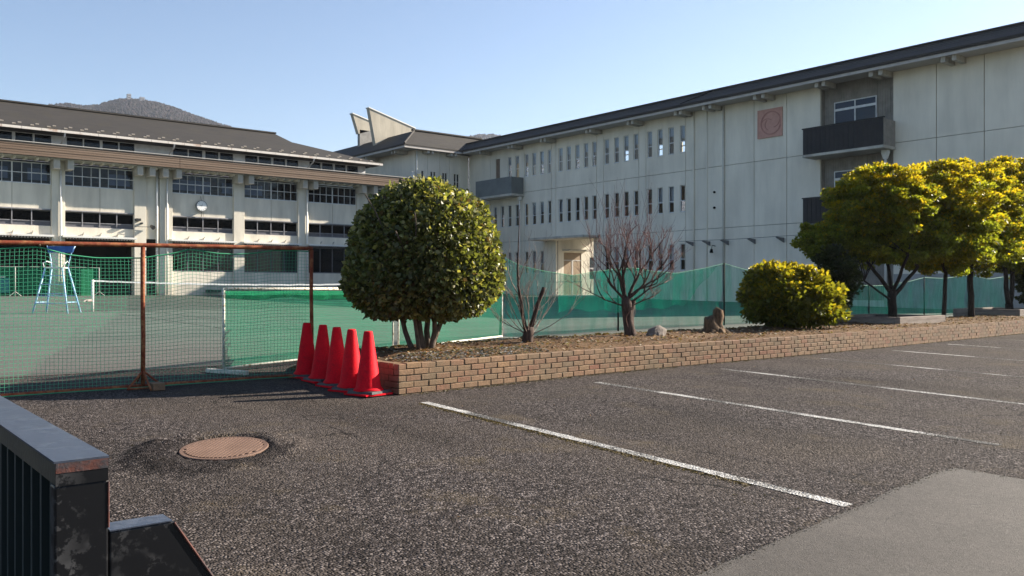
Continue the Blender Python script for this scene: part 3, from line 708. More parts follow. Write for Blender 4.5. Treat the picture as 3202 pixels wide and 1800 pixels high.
STUMP = barkmat('stump_wood', (.03, .019, .012), (.16, .1, .055))
s.build('stump_wood', STUMP, t, smooth=True)
# boulder
s = MB(); rows = 9
prof = [(math.sin(math.pi * i / rows), -math.cos(math.pi * i / rows)) for i in range(rows + 1)]
v = []
for r_, z_ in prof:
    for k in range(16):
        a = 2 * math.pi * k / 16; p = Vector((r_ * math.cos(a), r_ * math.sin(a), z_)); f = 1 + .28 * noise.noise(p * 1.6 + Vector((4, 1, 0)))
        v.append((p.x * f * .2, p.y * f * .15, max(-.1, p.z * f * .13) + .05 + .05 * p.x))
s.v = v; s.f = [(i * 16 + k, i * 16 + (k + 1) % 16, (i + 1) * 16 + (k + 1) % 16, (i + 1) * 16 + k) for i in range(rows) for k in range(16)]
STONE = worn('grey_stone', (.16, .135, .115), (.11, .09, .076), 6, .9, bmp=.4, bs=40)
o = s.build('boulder', STONE); o.location = (11.08, 9.72, .5); tag(o, 'flat-sided grey boulder beside the leafless reddish tree', 'boulder')

# timber planter boxes
def timber_box(x0, x1, y0, y1, z0, h, label, rz=0):
    t = thing('planter_box', label, 'planter box', 'timber planter boxes', loc=(x0, y0, z0), rz=rz); w, d = x1 - x0, y1 - y0; th = .09
    MB().box(0, w, 0, th, 0, h).build('plank', TIMBER, t, bevel=.008); MB().box(0, w, d - th, d, 0, h).build('plank', TIMBER, t, bevel=.008)
    MB().box(.004, th, th + .003, d - th - .003, 0, h - .004).build('plank', TIMBER, t, bevel=.008); MB().box(w - th, w - .004, th + .003, d - th - .003, 0, h - .004).build('plank', TIMBER, t, bevel=.008)
    MB().box(th, w - th, th, d - th, 0, h - .1).build('soil_fill', SOIL, t)
timber_box(18.55, 20.75, 9.25, 11.0, .45, .24, 'timber box around the wide low spreading tree')
timber_box(27.4, 30.2, 10.1, 12.0, .45, .25, 'timber box around the V-forked tree at the right edge')

# ------------------------------------------------------------------ traffic cones
cb = MB(); cb.lathe([(.165, 0), (.168, .012), (.16, .02), (.138, .045), (.05, .635), (.046, .65), (.038, .655), (.02, .655)], 32)
cone_me = cb.mesh('cone_body', REDC, True)
bb = MB().box(-.19, .19, -.19, .19, 0, .018); base_me = bb.mesh('base', REDC)
wb = MB(); wb.hexa([(-.175, -.175, 0), (.175, -.175, 0), (.175, .175, 0), (-.175, .175, 0), (-.165, -.165, .026), (.165, -.165, .026), (.165, .165, .026), (-.165, .165, .026)]); weight_me = wb.mesh('rubber_weight', RUBBER)
cl = [(4.97, 10.22, 'farthest red traffic cone in the row, nearest the goal net'), (4.93, 9.72, 'second farthest red traffic cone in the row'), (4.87, 9.21, 'middle red traffic cone of the five'), (4.82, 8.77, 'second nearest red traffic cone in the row'), (4.80, 8.36, 'nearest red traffic cone, at the brick corner')]
for i, (x, y, lab) in enumerate(cl):
    t = thing('traffic_cone', lab, 'traffic cone', 'row of red traffic cones', loc=(x, y, gz(y) + .02), rz=rnd.uniform(-.25, .25) + .1)
    add('base', base_me, t, (0, 0, 0)); add('rubber_weight', weight_me, t, (.01, -.005, .019), R(rnd.uniform(6, 16))); add('cone_body', cone_me, t, (0, 0, .042))
    t.rotation_euler.x = rnd.uniform(-.02, .02); t.rotation_euler.y = rnd.uniform(-.02, .02)

# ------------------------------------------------------------------ rusty framed net in front of the court
FY = 10.25
t = thing('backstop_net', 'rusty pipe frame with green square-mesh net', 'backstop', loc=(0, 0, 0))
gl = gz(FY) + .02
def ztop(x): return 1.80 + .0115 * (x - 1.56) + .004 * noise.noise((x * 3, 0, 0))
MB().path([(x, FY, ztop(x)) for x in np.linspace(-1.2, 5.06, 26)], .0255, 10).build('top_bar', RUST, t, smooth=True)
MB().path([(x, FY + .03 * noise.noise((x, 3, 0)), gl + .03 + .008 * noise.noise((x * 2, 1, 0))) for x in np.linspace(-1.2, 5.05, 26)], .02, 8).build('bottom_bar', RUST, t, smooth=True)
for x in (5.05, 2.97, .9, -1.17):
    p = MB().path([(x, FY, gl + .01), (x + .004, FY, gl + .6), (x - .004, FY, gl + 1.1), (x, FY, ztop(x) - .02)], .024, 10).build('post', RUST, t, smooth=True)
    if x in (2.97, .9):
        q = MB()
        for dx, dy in ((.0, .3), (-.2, -.12), (.2, -.12), (.0, -.3)): q.path([(x, FY, gl + .2), (x + dx, FY + dy, gl + .01)], .012, 6)
        q.path([(x - .2, FY - .12, gl + .015), (x + .2, FY - .12, gl + .015)], .012, 6); q.build('foot_brace', RUST, t)
        MB().box(x + .03, x + .16, FY - .28, FY - .1, gl - .005, gl + .075).build('ballast_brick', BRICK, t, bevel=.006)
nodes = [(-1.2, 1.74), (-.4, 1.66), (.3, 1.73), (1.0, 1.67), (1.56, 1.735), (1.92, 1.765), (2.19, 1.69), (2.48, 1.66), (2.96, 1.67), (3.3, 1.73), (3.5, 1.785), (3.83, 1.745), (4.06, 1.74), (4.3, 1.76), (4.53, 1.8), (4.8, 1.805), (5.02, 1.80)]
nxx = [a for a, b in nodes]; nzz = [b for a, b in nodes]
def ntop(x): return float(np.interp(x, nxx, nzz))
MB().path([(x, FY + .01, ntop(x)) for x in np.linspace(-1.18, 5.02, 90)], .008, 5).build('head_rope', ROPE, t)
MB().path([(x, FY - .03 - .1 * max(0, noise.noise((x * .9, 8, 0))), gl + .02) for x in np.linspace(-1.18, 5.02, 60)], .006, 5).build('foot_rope', ROPE, t)
def ndis(x, v): return FY + .012 + .05 * noise.noise((x * .8, v * 1.2, 4)) * math.sin(math.pi * min(1, v)) + .02 * noise.noise((x * 2.5, v * 3, 1))
net = MB(); cell = .042; thr = .0021
zb = gl + .03
for i in range(int(6.2 / cell)):
    x = -1.17 + i * cell; pts = []
    for j in range(13):
        v = j / 12; z = zb + v * (ntop(x) - zb); pts.append((x + .012 * noise.noise((x * 2, v * 4, 7)), ndis(x, v), z))
    net.path(pts, thr, 3, caps=False)
rows = int(1.6 / cell)
for j in range(1, rows + 1):
    v = j / rows
    net.path([(x, ndis(x, v), zb + v * (ntop(x) - zb)) for x in np.linspace(-1.17, 5.02, 76)], thr, 3, caps=False)
net.build('square_mesh_net', GREENT, t, kind='stuff')
CORD = M('cord_beige', (.2, .15, .09), .9)
for x in (1.92, 3.5, 4.53, .3, 5.0): MB().path([(x - .01, FY, ztop(x) + .01), (x, FY - .03, (ztop(x) + ntop(x)) / 2), (x + .01, FY + .01, ntop(x))], .006, 5).build('tie_cord', CORD, t)

# ------------------------------------------------------------------ white framed practice-goal panels with fine green net
PNET = netmat('fine_green_net', (.045, .26, .15), .27, .026, .1); FOLD = netmat('bunched_net', (.02, .22, .1), .75, None, .2)
def panel(a, b, h, label, feet=True):
    a = Vector((*a, gz(a[1]) + .03)); b = Vector((*b, gz(b[1]) + .03)); d = (b - a); ln = math.hypot(d.x, d.y); rz = math.atan2(d.y, d.x)
    t = thing('practice_net', label, 'practice net', 'white framed net panels', loc=tuple(a), rz=rz); dz = d.z
    MB().path([(0, 0, h), (ln, 0, h - dz * 0 + 0)], .024, 10).build('top_bar', WPAINT, t, smooth=True)
    MB().path([(0, 0, .05), (ln, 0, .05 + dz)], .02, 8).build('bottom_bar', WPAINT, t, smooth=True)
    for x, z0 in ((0, 0), (ln, dz)):
        MB().path([(x, 0, z0), (x, 0, h + .015)], .018, 10).build('post', WPAINT, t, smooth=True)
        MB().box(x - .035, x + .035, -.42, .3, z0 - .02, z0 + .035).build('foot', WPAINT, t, bevel=.008)
    nn = 40; mm = 16; v = []; uv = []
    for j in range(mm + 1):
        for i in range(nn + 1):
            x = ln * i / nn; z = .06 + dz * i / nn + (h - .08 - dz * i / nn) * j / mm
            v.append((x, -.005 + .05 * noise.noise((x * 1.1, z * 2, 3)) * math.sin(math.pi * i / nn), z)); uv.append((x, z))
    m = MB(); m.v = v; m.f = [(j * (nn + 1) + i, j * (nn + 1) + i + 1, (j + 1) * (nn + 1) + i + 1, (j + 1) * (nn + 1) + i) for j in range(mm) for i in range(nn)]
    o = m.build('fine_net', PNET, t, smooth=True, kind='stuff'); ul = o.data.uv_layers.new(name='uv')
    for lp in o.data.loops: ul.data[lp.index].uv = uv[lp.vertex_index]
    f = MB(); rows = []
    for i in range(61):
        x = ln * i / 60; k = .10 + .05 * noise.noise((x * 1.3, 4, 0)) + .05 * i / 60
        rows.append([(x, -.02 + .02 * noise.noise((x * 5, 1, 0)), h - .03), (x, -.05 + .025 * noise.noise((x * 6, 2, 0)), h - .03 - k * .5), (x, -.015, h - .03 - k)])
    for i in range(60):
        for j in range(2): f.quad(rows[i][j], rows[i + 1][j], rows[i + 1][j + 1], rows[i][j + 1])
    f.build('bunched_net', FOLD, t, smooth=True)
panel((4.29, 11.27), (7.8, 12.76), 1.1, 'white pipe panel with green net behind the red cones')
panel((7.95, 12.82), (11.35, 14.2), 1.07, 'white pipe panel with green net behind the round tree')

# long green court fence on black poles
FNET = netmat('court_fence_net', (.012, .2, .14), .34, None, .2, .5, 38)
t = thing('court_fence', 'sagging green net fence on thin black poles behind the planting', 'fence', loc=(0, 0, 0))
poles = [(11.45, 14.25, 1.98, .06), (15.6, 14.9, 1.85, 0), (20.25, 15.2, 2.04, 0), (24.4, 15.2, 1.75, 0), (28.3, 15.2, 1.5, 0), (32.33, 15.2, 1.75, 0), (36.1, 15.2, 1.9, 0), (40.2, 15.2, 1.9, 0)]
for x, y, zt, lean in poles:
    MB().path([(x - lean * 2, y, gz(y)), (x, y, zt)], .022, 8).build('pole', BLACKP, t, smooth=True)
tx = [11.45, 12.0, 12.81, 13.81, 14.6, 15.31, 16.23, 17.0, 17.97, 19.32, 20.25, 20.7, 21.24, 22.5, 24.4, 26, 28.36, 29.5, 31, 32.33, 34, 36.15, 38, 40.2]
tz = [1.97, 1.8, 1.70, 1.62, 1.72, 1.78, 1.84, 1.76, 1.72, 1.88, 2.03, 1.95, 1.87, 1.72, 1.72, 1.55, 1.4, 1.42, 1.55, 1.72, 1.7, 1.84, 1.7, 1.85]
pxs = [p[0] for p in poles]; pys = [p[1] for p in poles]
nn = 240; mm = 14; v = []
for j in range(mm + 1):
    for i in range(nn + 1):
        x = 11.45 + 28.7 * i / nn; y = float(np.interp(x, pxs, pys)); zt = float(np.interp(x, tx, tz)); z0 = gz(y) + .04
        v_ = j / mm; v.append((x + .05 * noise.noise((x, v_ * 3, 2)), y + .10 * noise.noise((x * .9 - v_ * 1.5, v_ * 1.5, 6)) + .03 * noise.noise((x * 4 + v_ * 3, v_ * 5, 1)), z0 + (zt - z0) * v_))
m = MB(); m.v = v; m.f = [(j * (nn + 1) + i, j * (nn + 1) + i + 1, (j + 1) * (nn + 1) + i + 1, (j + 1) * (nn + 1) + i) for j in range(mm) for i in range(nn)]
m.build('green_net', FNET, t, smooth=True, kind='stuff')
# second slack layer of the same net, gathered diagonally
FN2 = netmat('gathered_net', (.012, .24, .16), .42, None, .35, .5, 50)
v = []
for j in range(9):
    for i in range(81):
        u = i / 80; x = 13.2 + 6.6 * u; y = float(np.interp(x, pxs, pys)) - .06; zt = float(np.interp(x, tx, tz)); w = j / 8
        lo = gz(y) + .55 + .15 * noise.noise((x * 1.2, 0, 0)); lo = lo + max(0, (x - 18.2)) * .75
        v.append((x, y - .05 * noise.noise((x * 2.2 + w * 2, w * 3, 9)), lo + max(0, zt - .01 - lo) * w))
m = MB(); m.v = v; m.f = [(j * 81 + i, j * 81 + i + 1, (j + 1) * 81 + i + 1, (j + 1) * 81 + i) for j in range(8) for i in range(80)]
m.build('gathered_net', FN2, t, smooth=True, kind='stuff')
MB().path([(x, float(np.interp(x, pxs, pys)), float(np.interp(x, tx, tz))) for x in np.linspace(11.45, 40.1, 160)], .006, 4).build('head_rope', ROPE, t)

# ------------------------------------------------------------------ tennis net and umpire chair
t = thing('tennis_net', 'tennis net with white headband and white posts across the court', 'tennis net', loc=(0, 0, 0)); NY = 31.5; g0 = gz(NY) + .02
for x in (7.5, 20.3): MB().path([(x, NY, g0), (x, NY, g0 + 1.07)], .045, 12).build('post', PIPEW, t, smooth=True)
w = MB(); w.path([(7.46, NY - .05, g0 + .36), (7.3, NY - .08, g0 + .36)], .05, 8); w.path([(7.3, NY - .1, g0 + .4), (7.18, NY - .12, g0 + .33)], .025, 6); w.build('winder', worn('winder_metal', (.5, .42, .38), (.16, .1, .08), 20, .6), t)
bd = []
hz = lambda x: g0 + 1.06 - .12 * (1 - ((x - 13.9) / 6.4) ** 2) + .018 * noise.noise((x * 2.3, 0, 0))
b = MB(); X = np.linspace(7.5, 20.3, 90)
for i in range(89):
    x0, x1 = X[i], X[i + 1]; b.hexa([(x0, NY - .012, hz(x0) - .055), (x1, NY - .012, hz(x1) - .055), (x1, NY + .012, hz(x1) - .055), (x0, NY + .012, hz(x0) - .055), (x0, NY - .012, hz(x0)), (x1, NY - .012, hz(x1)), (x1, NY + .012, hz(x1)), (x0, NY + .012, hz(x0))])
b.build('headband', WHITE, t)
b = MB()
for i in range(89):
    x0, x1 = X[i], X[i + 1]; b.quad((x0, NY, g0 + .02), (x1, NY, g0 + .02), (x1, NY, hz(x1) - .056), (x0, NY, hz(x0) - .056))
b.build('dark_mesh', netmat('tennis_mesh', (.02, .025, .025), .3, None, .05, .1), t, kind='stuff')

BLUEM = worn('pale_blue_metal', (.25, .46, .68), (.5, .62, .72), 4, .45); BLUED = worn('blue_canvas', (.03, .09, .28), (.05, .16, .36), 3, .7)
t = thing('umpire_chair', 'tall pale blue tubular umpire chair on the tennis court', 'umpire chair', loc=(6.25, 30.7, gz(30.7) + .02), rz=R(-40))
for sx in (-1, 1):
    for sy in (-1, 1):
        MB().path([(sx * .56, sy * .4, 0), (sx * .27, sy * .18, 1.45)], .028, 8).build('leg', BLUEM, t, smooth=True)
    MB().path([(sx * .27, .18, 1.45), (sx * .3, .2, 1.7), (sx * .36, .22, 1.95), (sx * .46, .26, 2.17)], .018, 8).build('back_post', BLUEM, t, smooth=True)
    MB().path([(sx * .28, .2, 1.62), (sx * .33, 0, 1.66), (sx * .36, -.16, 1.6), (sx * .3, -.2, 1.45)], .016, 8).build('armrest', WHITE, t, smooth=True)
MB().box(-.27, .27, -.2, .2, 1.43, 1.47).build('seat', WHITE, t, bevel=.008)
MB().hexa([(-.4, .2, 1.95), (.4, .2, 1.95), (.4, .225, 1.95), (-.4, .225, 1.95), (-.46, .25, 2.16), (.46, .25, 2.16), (.46, .275, 2.16), (-.46, .275, 2.16)]).build('backrest', BLUED, t)
for k, z in enumerate((.32, .62, .92, 1.2)):
    f = 1 - z / 1.45; wx = .27 + .29 * f; wy = .18 + .22 * f
    MB().box(-wx, wx, -wy - .03, -wy + .03, z - .012, z + .012).build('rung', BLUEM, t)
for sy in (-1, 1):
    MB().path([(-.45, sy * .32, .55), (.45, sy * .32, .55)], .012, 6).build('cross_brace', BLUEM, t)
for sx in (-1, 1): MB().path([(sx * .49, -.35, .35), (sx * .49, .35, .35)], .012, 6).build('side_brace', BLUEM, t)

# ------------------------------------------------------------------ sliding gate end, dark painted steel
t = thing('sliding_gate', 'dark chipped steel gate end with sloping foot in the near corner', 'gate', loc=(0, 0, 0))
gx0, gx1, gy, gt = .365, .461, 1.814, 1.0
MB().box(gx0 + .002, gx1, gy + .002, 9, gt - .045, gt - .003).build('top_rail', GATES, t)  # side strip coloured browner than the end post
MB().box(gx0 - .001, gx1 + .001, gy - .001, 9, gt - .003, gt + .001).build('rail_cap', GATEC, t)  # thin top sheet carrying the sky reflection as colour
MB().box(gx0, gx1, gy, gy + .035, .02, gt - .046).build('end_post', GATE, t, bevel=.004)
MB().box(gx0 + .002, gx1 - .001, gy - .003, gy + .001, gt - .022, gt - .0035).build('rusty_lip', RUSTE, t)
MB().box(gx0 + .002, gx1 - .001, gy - .002, gy + .001, gt - .047, gt - .0225).build('post_head', GATE, t)
MB().prism([(gx1 + .002, gy + .003, .02), (1.1, gy + .003, .02), (.591, gy + .003, .846), (.585, gy + .003, .85), (gx1 + .002, gy + .003, .85)][::1], (0, .06, 0)).build('sloping_foot', GATE, t, bevel=.004)
MB().hexa([(gx1 + .003, gy + .001, .8505), (.584, gy + .001, .8505), (.584, gy + .064, .8505), (gx1 + .003, gy + .064, .8505), (gx1 + .003, gy + .001, .853), (.584, gy + .001, .853), (.584, gy + .064, .853), (gx1 + .003, gy + .064, .853)]).build('foot_cap', GATEC, t)  # foot top, same sky reflection put into its colour
MB().path([(.588, gy + .002, .848), (.84, gy + .002, .442), (1.1, gy + .002, .021)], .0025, 6).build('worn_edge', RUSTE, t)
MB().path([(gx1, gy, gt - .05), (gx1, gy, .86)], .0018, 5).build('worn_edge', RUSTE, t)
MB().box(gx0, gx1, gy + .05, 9, .06, .12).build('bottom_rail', GATE, t)
bar = MB().box(0, .03, 0, .018, .12, gt - .046).mesh('bar', GATEB)
for k in range(71): add("bar", bar, t, (gx0 + .035, gy + .1 + k * .1, 0))
MB().box(gx1 - .012, gx1 - .006, gy + .046, 9, .12, gt - .05).build('back_sheet', GATEB, t)

# ------------------------------------------------------------------ right-hand classroom building (face at X = 41.7)
FX = 41.7; DEP = 4.5
rb = thing('classroom_building', 'long three-storey cream school building with slit windows and dark roof', 'building', loc=(0, 0, 0))
Pr = lambda u, v, d: (d, u, v)
WB = [(50.1, 50.57), (49.02, 49.45), (48.15, 48.6), (47.28, 47.72), (46.52 + .0, 46.84), (45.26, 45.7), (44.41, 44.85), (43.53, 43.97), (42.67, 43.11), (41.88, 42.28), (40.68, 41.12), (39.77, 40.21), (38.9, 39.34), (38.06, 38.46), (36.87, 37.29), (36.0, 36.42), (35.1, 35.53), (34.22, 34.62)]
WB[4] = (46.5, 46.86)
up_w = [(a, b, 9.66, 11.33) for a, b in WB] + [(51.02, 51.46, 9.66, 11.33)]
lo_w = [(a, b, 6.02, 7.66) for a, b in WB] + [(51.02, 51.46, 6.02, 7.66), (51.9, 52.34, 6.02, 7.66), (52.8, 53.24, 6.02, 7.66)]
gr_w = [(a, b, 2.42, 4.06) for a, b in WB if b < 41.5 or a > 46.6] + [(51.02, 51.46, 2.42, 4.06), (51.9, 52.34, 2.42, 4.06)]
door_u = (52.42, 52.95, 8.62, 11.37)
ENT = (42.15, 45.95, .3, 4.72)
REC = (21.15, 25.09, .0, 12.4)
allh = up_w + lo_w + gr_w + [door_u, ENT]
edgesY = [15.0, 16.87, 19.03, 21.15, None, 25.09, 27.13, 29.24, 31.38, 33.19, 34.16, 37.39, 38.0, 41.21, 41.85, 45.97, 46.47, 49.5, 53.6, 56.45]
levels = [(.2, 4.86), (4.86, 8.5), (8.5, 12.35)]
GAP = .018
for i in range(len(edgesY) - 1):
    if edgesY[i] is None or edgesY[i + 1] is None: continue
    a, b = edgesY[i] + GAP, edgesY[i + 1] - GAP
    for (z0, z1) in levels:
        hs = [h for h in allh if h[1] > a and h[0] < b and h[3] > z0 and h[2] < z1]
        pil = (i in (9, 11, 13, 15))
        d0 = FX - (.04 if edgesY[i] in (31.38,) else 0)
        holed(MB(), Pr, 0, 0, a, b, z0 + GAP * .7, z1 - GAP * .7, hs, d0, FX + .12).build('wall_panel', WALL2, rb)
holed(MB(), Pr, 0, 0, 15.02, 56.5, .0, 12.4, allh + [REC], FX + .125, FX + .2).build('wall_backing', JOINT, rb)
# back wall with windows that let the sky through
bh = []
y = 35.
while y < 56:
    w0 = rnd.choice((.5, .9, 1.1)); bh += [(y, y + w0, 9.95, 10.5), (y, y + w0, 10.54, 11.0), (y, y + w0, 11.04, 11.35)]; y += w0 + rnd.uniform(.7, 1.5)
y = 33.5
while y < 62:
    bh += [(y, y + .5, 6.2, 7.3)]; y += 4.4
holed(MB(), Pr, 0, 0, 15.02, 56.5, .0, 12.4, bh + [(42.15, 45.95, .3, 5.25)], FX + DEP, FX + DEP + .15).build('rear_wall', WALL2, rb)
fl = MB()
for z in (4.55, 8.3):
    for a, b in (((15.3, 42.1), (46.0, 56.4)) if z < 5 else ((15.3, 56.4),)): fl.box(FX + .21, FX + DEP - .01, a, b, z, z + .25)
fl.box(FX + .21, FX + DEP - .01, 42.1, 46.0, 5.26, 5.45)
fl.box(FX + .21, FX + DEP - .01, 15.3, 42.1, .3, .7); fl.box(FX + .21, FX + DEP - .01, 46.0, 56.4, .3, .7); fl.build('floor_slab', INTER, rb)
cr = MB()
cr.box(FX + .21, FX + DEP - .01, 32.4, 32.5, 8.56, 12.2)
for k in range(9): cr.box(FX + 1.5, FX + 1.6, 30 + 3 * k, 32.2 + 3 * k, 4.9, 8.2)
cr.build('partition', BEIGE, rb)
MB().box(FX + .0, FX + DEP, 14.95, 15.0, .1, 12.3).build('end_wall', WALL2, rb)
# windows: frame with two sashes
def slit(a, b, z0, z1, k):
    f = MB(); t_ = .045; x0, x1 = FX + .07, FX + .115
    f.box(x0, x1, a, a + t_, z0, z1); f.box(x0, x1, b - t_, b, z0, z1); f.box(x0 + .002, x1 - .002, a + t_, b - t_, z0, z0 + t_); f.box(x0 + .002, x1 - .002, a + t_, b - t_, z1 - t_, z1)
    zm = z0 + (z1 - z0) * .42; f.box(x0 + .002, x1 - .002, a + t_, b - t_, zm - .03, zm + .03)
    f.box(FX - .03, FX + .07, a - .02, b + .02, z0 - .035, z0 - .002)
    w = f.build('window', WHITE, rb)
    MB().box(FX + .09, FX + .096, a + t_ + .001, b - t_ - .001, z0 + t_ + .001, zm - .031).build('pane', GLASS, w); MB().box(FX + .09, FX + .096, a + t_ + .001, b - t_ - .001, zm + .031, z1 - t_ - .001).build('pane', GLASS, w)
    if k == 2: MB().box(FX + .16, FX + .165, a + .0, b - .0, zm + .25 + rnd.uniform(-.1, .2), z1).build('blind', CURTAIN, w)
    if k == 1: MB().box(FX + .25, FX + .26, a - .1, b + .1, zm + rnd.uniform(-.1, .4), z1 + .05).build('blind', CURTAIN if rnd.random() < .4 else BEIGE, w)
for q in up_w: slit(*q, 2)
for q in lo_w: slit(*q, 1 if rnd.random() < .7 else 0)
for q in gr_w: slit(*q, 1)
dd = MB().box(FX + .05, FX + .1, door_u[0] + .01, door_u[1] - .01, 8.63, 11.36).build('balcony_door', worn('brown_door', (.2, .14, .1), (.14, .1, .075), 3, .6), rb)
# entrance passage: canopy, side wall with door and window, floor
MB().box(FX - 1.5, FX + .1, 41.6, 47.3, 4.74, 4.9).build('canopy', CONC, rb, bevel=.01)
MB().box(FX - 1.3, FX + DEP, 41.9, 46.6, .35, .83).build('entrance_step', CONC, rb, bevel=.01)
holed(MB(), lambda u, v, d: (u, d, v), 0, 0, FX + .2, FX + DEP, .83, 5.25, [(FX + .75, FX + 2.5, .83, 3.9), (FX + 3.35, FX + 4.3, 2.0, 3.6)], 45.95, 46.05).build('passage_wall', WALL, rb)
MB().box(FX + .2, FX + DEP, 42.05, 42.15, .83, 5.25).build('passage_wall', WALL, rb)
ds = MB().box(FX + .76, FX + 2.49, 45.98, 46.03, .84, 3.89).build('entrance_door', worn('tan_door', (.27, .2, .125), (.22, .15, .095), 3, .6), rb)
MB().box(FX + 1.55, FX + 1.7, 45.965, 45.979, .86, 3.3).build('door_stile', GREYP, ds); MB().box(FX + .77, FX + 2.48, 45.964, 45.979, 3.3, 3.38).build('door_transom', GREYP, ds)
pw = MB().box(FX + 3.36, FX + 4.29, 45.97, 46.0, 2.72, 2.84).build('window', WHITE, rb); MB().box(FX + 3.36, FX + 4.29, 46.01, 46.02, 2.0, 3.59).build('pane', GLASSD, pw)
MB().box(FX + .6, FX + 2.9, 45.2, 45.95, 4.0, 4.12).build('door_hood', CONC, rb)
# stair rail at the entrance
rl = MB(); rl.path([(FX - 1.25, 42.0, .83), (FX - 1.25, 42.0, 1.75), (FX - 1.25, 46.4, 1.75), (FX - 1.25, 46.4, .83)], .02, 6)
for y in (43.2, 44.5, 45.6): rl.path([(FX - 1.25, y, .83), (FX - 1.25, y, 1.75)], .015, 6)
rl.build('hand_rail', GREYP, rb)
# batten-clad stair bay with two balconies
bk = MB().box(FX + .4, FX + .5, 21.1, 25.15, .0, 12.3).build('clad_backing', CLAD, rb)
bt = MB(); y = 21.2
while y < 25.05:
    bt.box(FX + .36, FX + .4, y, y + .045, .3, 12.2); y += .135
for s, yy in ((1, 21.15), (-1, 25.09)):
    bt.box(FX + .125, FX + .4, yy - .01, yy + .01, .3, 12.2)
bt.build('cladding_battens', CLAD, rb, kind='stuff')
for zo in (0, -3.63):
    f = MB(); a, b, z0, z1 = 22.15, 24.48, 8.55 + zo, 11.1 + zo; x0, x1 = FX + .29, FX + .359
    f.box(x0, x1, a, a + .05, z0, z1); f.box(x0, x1, b - .05, b, z0, z1); f.box(x0 + .003, x1, a + .05, b - .05, z1 - .05, z1); f.box(x0 + .003, x1, a + .05, b - .05, 10.62 + zo, 10.74 + zo); f.box(x0 + .005, x1, 23.29, 23.35, z0, z1 - .05); f.box(x0 + .003, x1, a + .05, b - .05, z0, z0 + .05)
    w = f.build('balcony_window', WHITE, rb)
    for p0, p1, q0, q1 in ((a + .051, 23.289, z0 + .051, 10.619 + zo), (23.351, b - .051, z0 + .051, 10.619 + zo), (a + .051, 23.289, 10.741 + zo, z1 - .051), (23.351, b - .051, 10.741 + zo, z1 - .051)):
        MB().box(x0 + .03, x0 + .036, p0, p1, q0, q1).build('pane', glassmat('balcony_glass', (.3, .36, .42), .3) if zo == 0 and p0 < 22.3 and q0 < 9 else GLASSD, w)
    MB().box(FX + .34, FX + .358, a + .05, b - .05, z0 + .05, z1 - .05).build('room_curtain', M('bluegrey_curtain', (.16, .2, .25), .9), w)
    bal = MB().box(40.5, FX + .39, 21.0, 25.42, 8.16 + zo, 8.3 + zo).build('balcony', CONC, rb, bevel=.01)
    nb = 34; wd = 4.36 / nb
    for k in range(nb): MB().box(40.5 + .012 * (k % 2), 40.545, 21.04 + k * wd, 21.04 + (k + 1) * wd - .008, 8.31 + zo, 9.62 + zo).build('front_board', BLK, bal)
    for yy in (21.02, 25.36):
        for k in range(9): MB().box(40.56 + k * .126, 40.56 + k * .126 + .11, yy, yy + .03, 8.31 + zo, 9.58 + zo).build('side_board', CLAD, bal)
    MB().box(40.47, 40.58, 20.98, 25.44, 9.625 + zo, 9.68 + zo).build('cap_rail', BLK, bal)
p = MB().path([(41.35, 21.35, 8.0), (41.35, 21.35, .4)], .06, 10).build('downpipe', PIPEW, rb, smooth=True)
MB().hexa([(41.27, 21.27, 7.72), (41.43, 21.27, 7.72), (41.43, 21.43, 7.72), (41.27, 21.43, 7.72), (41.2, 21.2, 8.0), (41.5, 21.2, 8.0), (41.5, 21.5, 8.0), (41.2, 21.5, 8.0)]).hexa([(41.2, 21.2, 8.0), (41.5, 21.2, 8.0), (41.5, 21.5, 8.0), (41.2, 21.5, 8.0), (41.2, 21.2, 8.15), (41.5, 21.2, 8.15), (41.5, 21.5, 8.15), (41.2, 21.5, 8.15)]).build('hopper', PIPEW, p)
# grey balcony near the inner corner
bal = MB().box(40.5, FX - .003, 49.55, 53.95, 8.2, 8.36).build('balcony', CONC, rb)
MB().box(40.5, 40.58, 49.55, 53.95, 8.363, 9.62).build('front_panel', BALC, bal)
for yy in (49.56, 53.86):
    for k in range(8): MB().box(40.59 + k * .137, 40.59 + k * .137 + .125, yy, yy + .06, 8.363, 9.6).build('side_board', BALC, bal)
p = MB().path([(41.45, 49.75, 8.15), (41.45, 49.75, .4)], .05, 10).build('downpipe', PIPEW, rb, smooth=True); MB().box(41.33, 41.57, 49.63, 49.87, 7.9, 8.19).build('hopper', PIPEW, p)
for yy in (33.5, 32.5): MB().path([(FX - .06, yy, 12.1), (FX - .06, yy, .4)], .045, 8).build('downpipe', WALL2, rb, smooth=True)
MB().path([(FX - .07, 31.3, 12.1), (FX - .07, 31.3, .4)], .06, 8).build('downpipe', worn('grey_pipe', (.56, .53, .46), (.48, .45, .39), 3), rb, smooth=True)
# eaves: soffit, fascia, paired beam ends, roof
EX, EZ, RX, RZ = 40.45, 12.15, 41.9, 12.97
MB().box(EX + .08, FX + .0, 14.7, 56.4, 12.02, 12.06).build('soffit', GREYP, rb)
MB().box(EX, EX + .08, 14.6, 55.6, 11.98, 12.13).build('eave_board', worn('eave_paint', (.47, .44, .41), (.38, .35, .33), 2), rb)
bm_ = MB().box(0, 1.05, -.1, .1, -.26, 0).mesh('beam_end', CONC)
for y in (53.6, 50.1, 49.7, 46.4, 46.0, 41.78, 41.4, 38.0, 37.6, 34.1, 33.72, 32.0, 31.52, 28.48, 27.94, 24.7, 24.3, 21.75, 21.25, 18.25, 17.75): add('beam_end', bm_, rb, (EX + .2, y, 12.018))
r = MB(); th = .16
def slab(mb, poly, th=.14): mb.prism([Vector(p) - Vector((0, 0, th)) for p in poly][::1], (0, 0, th))
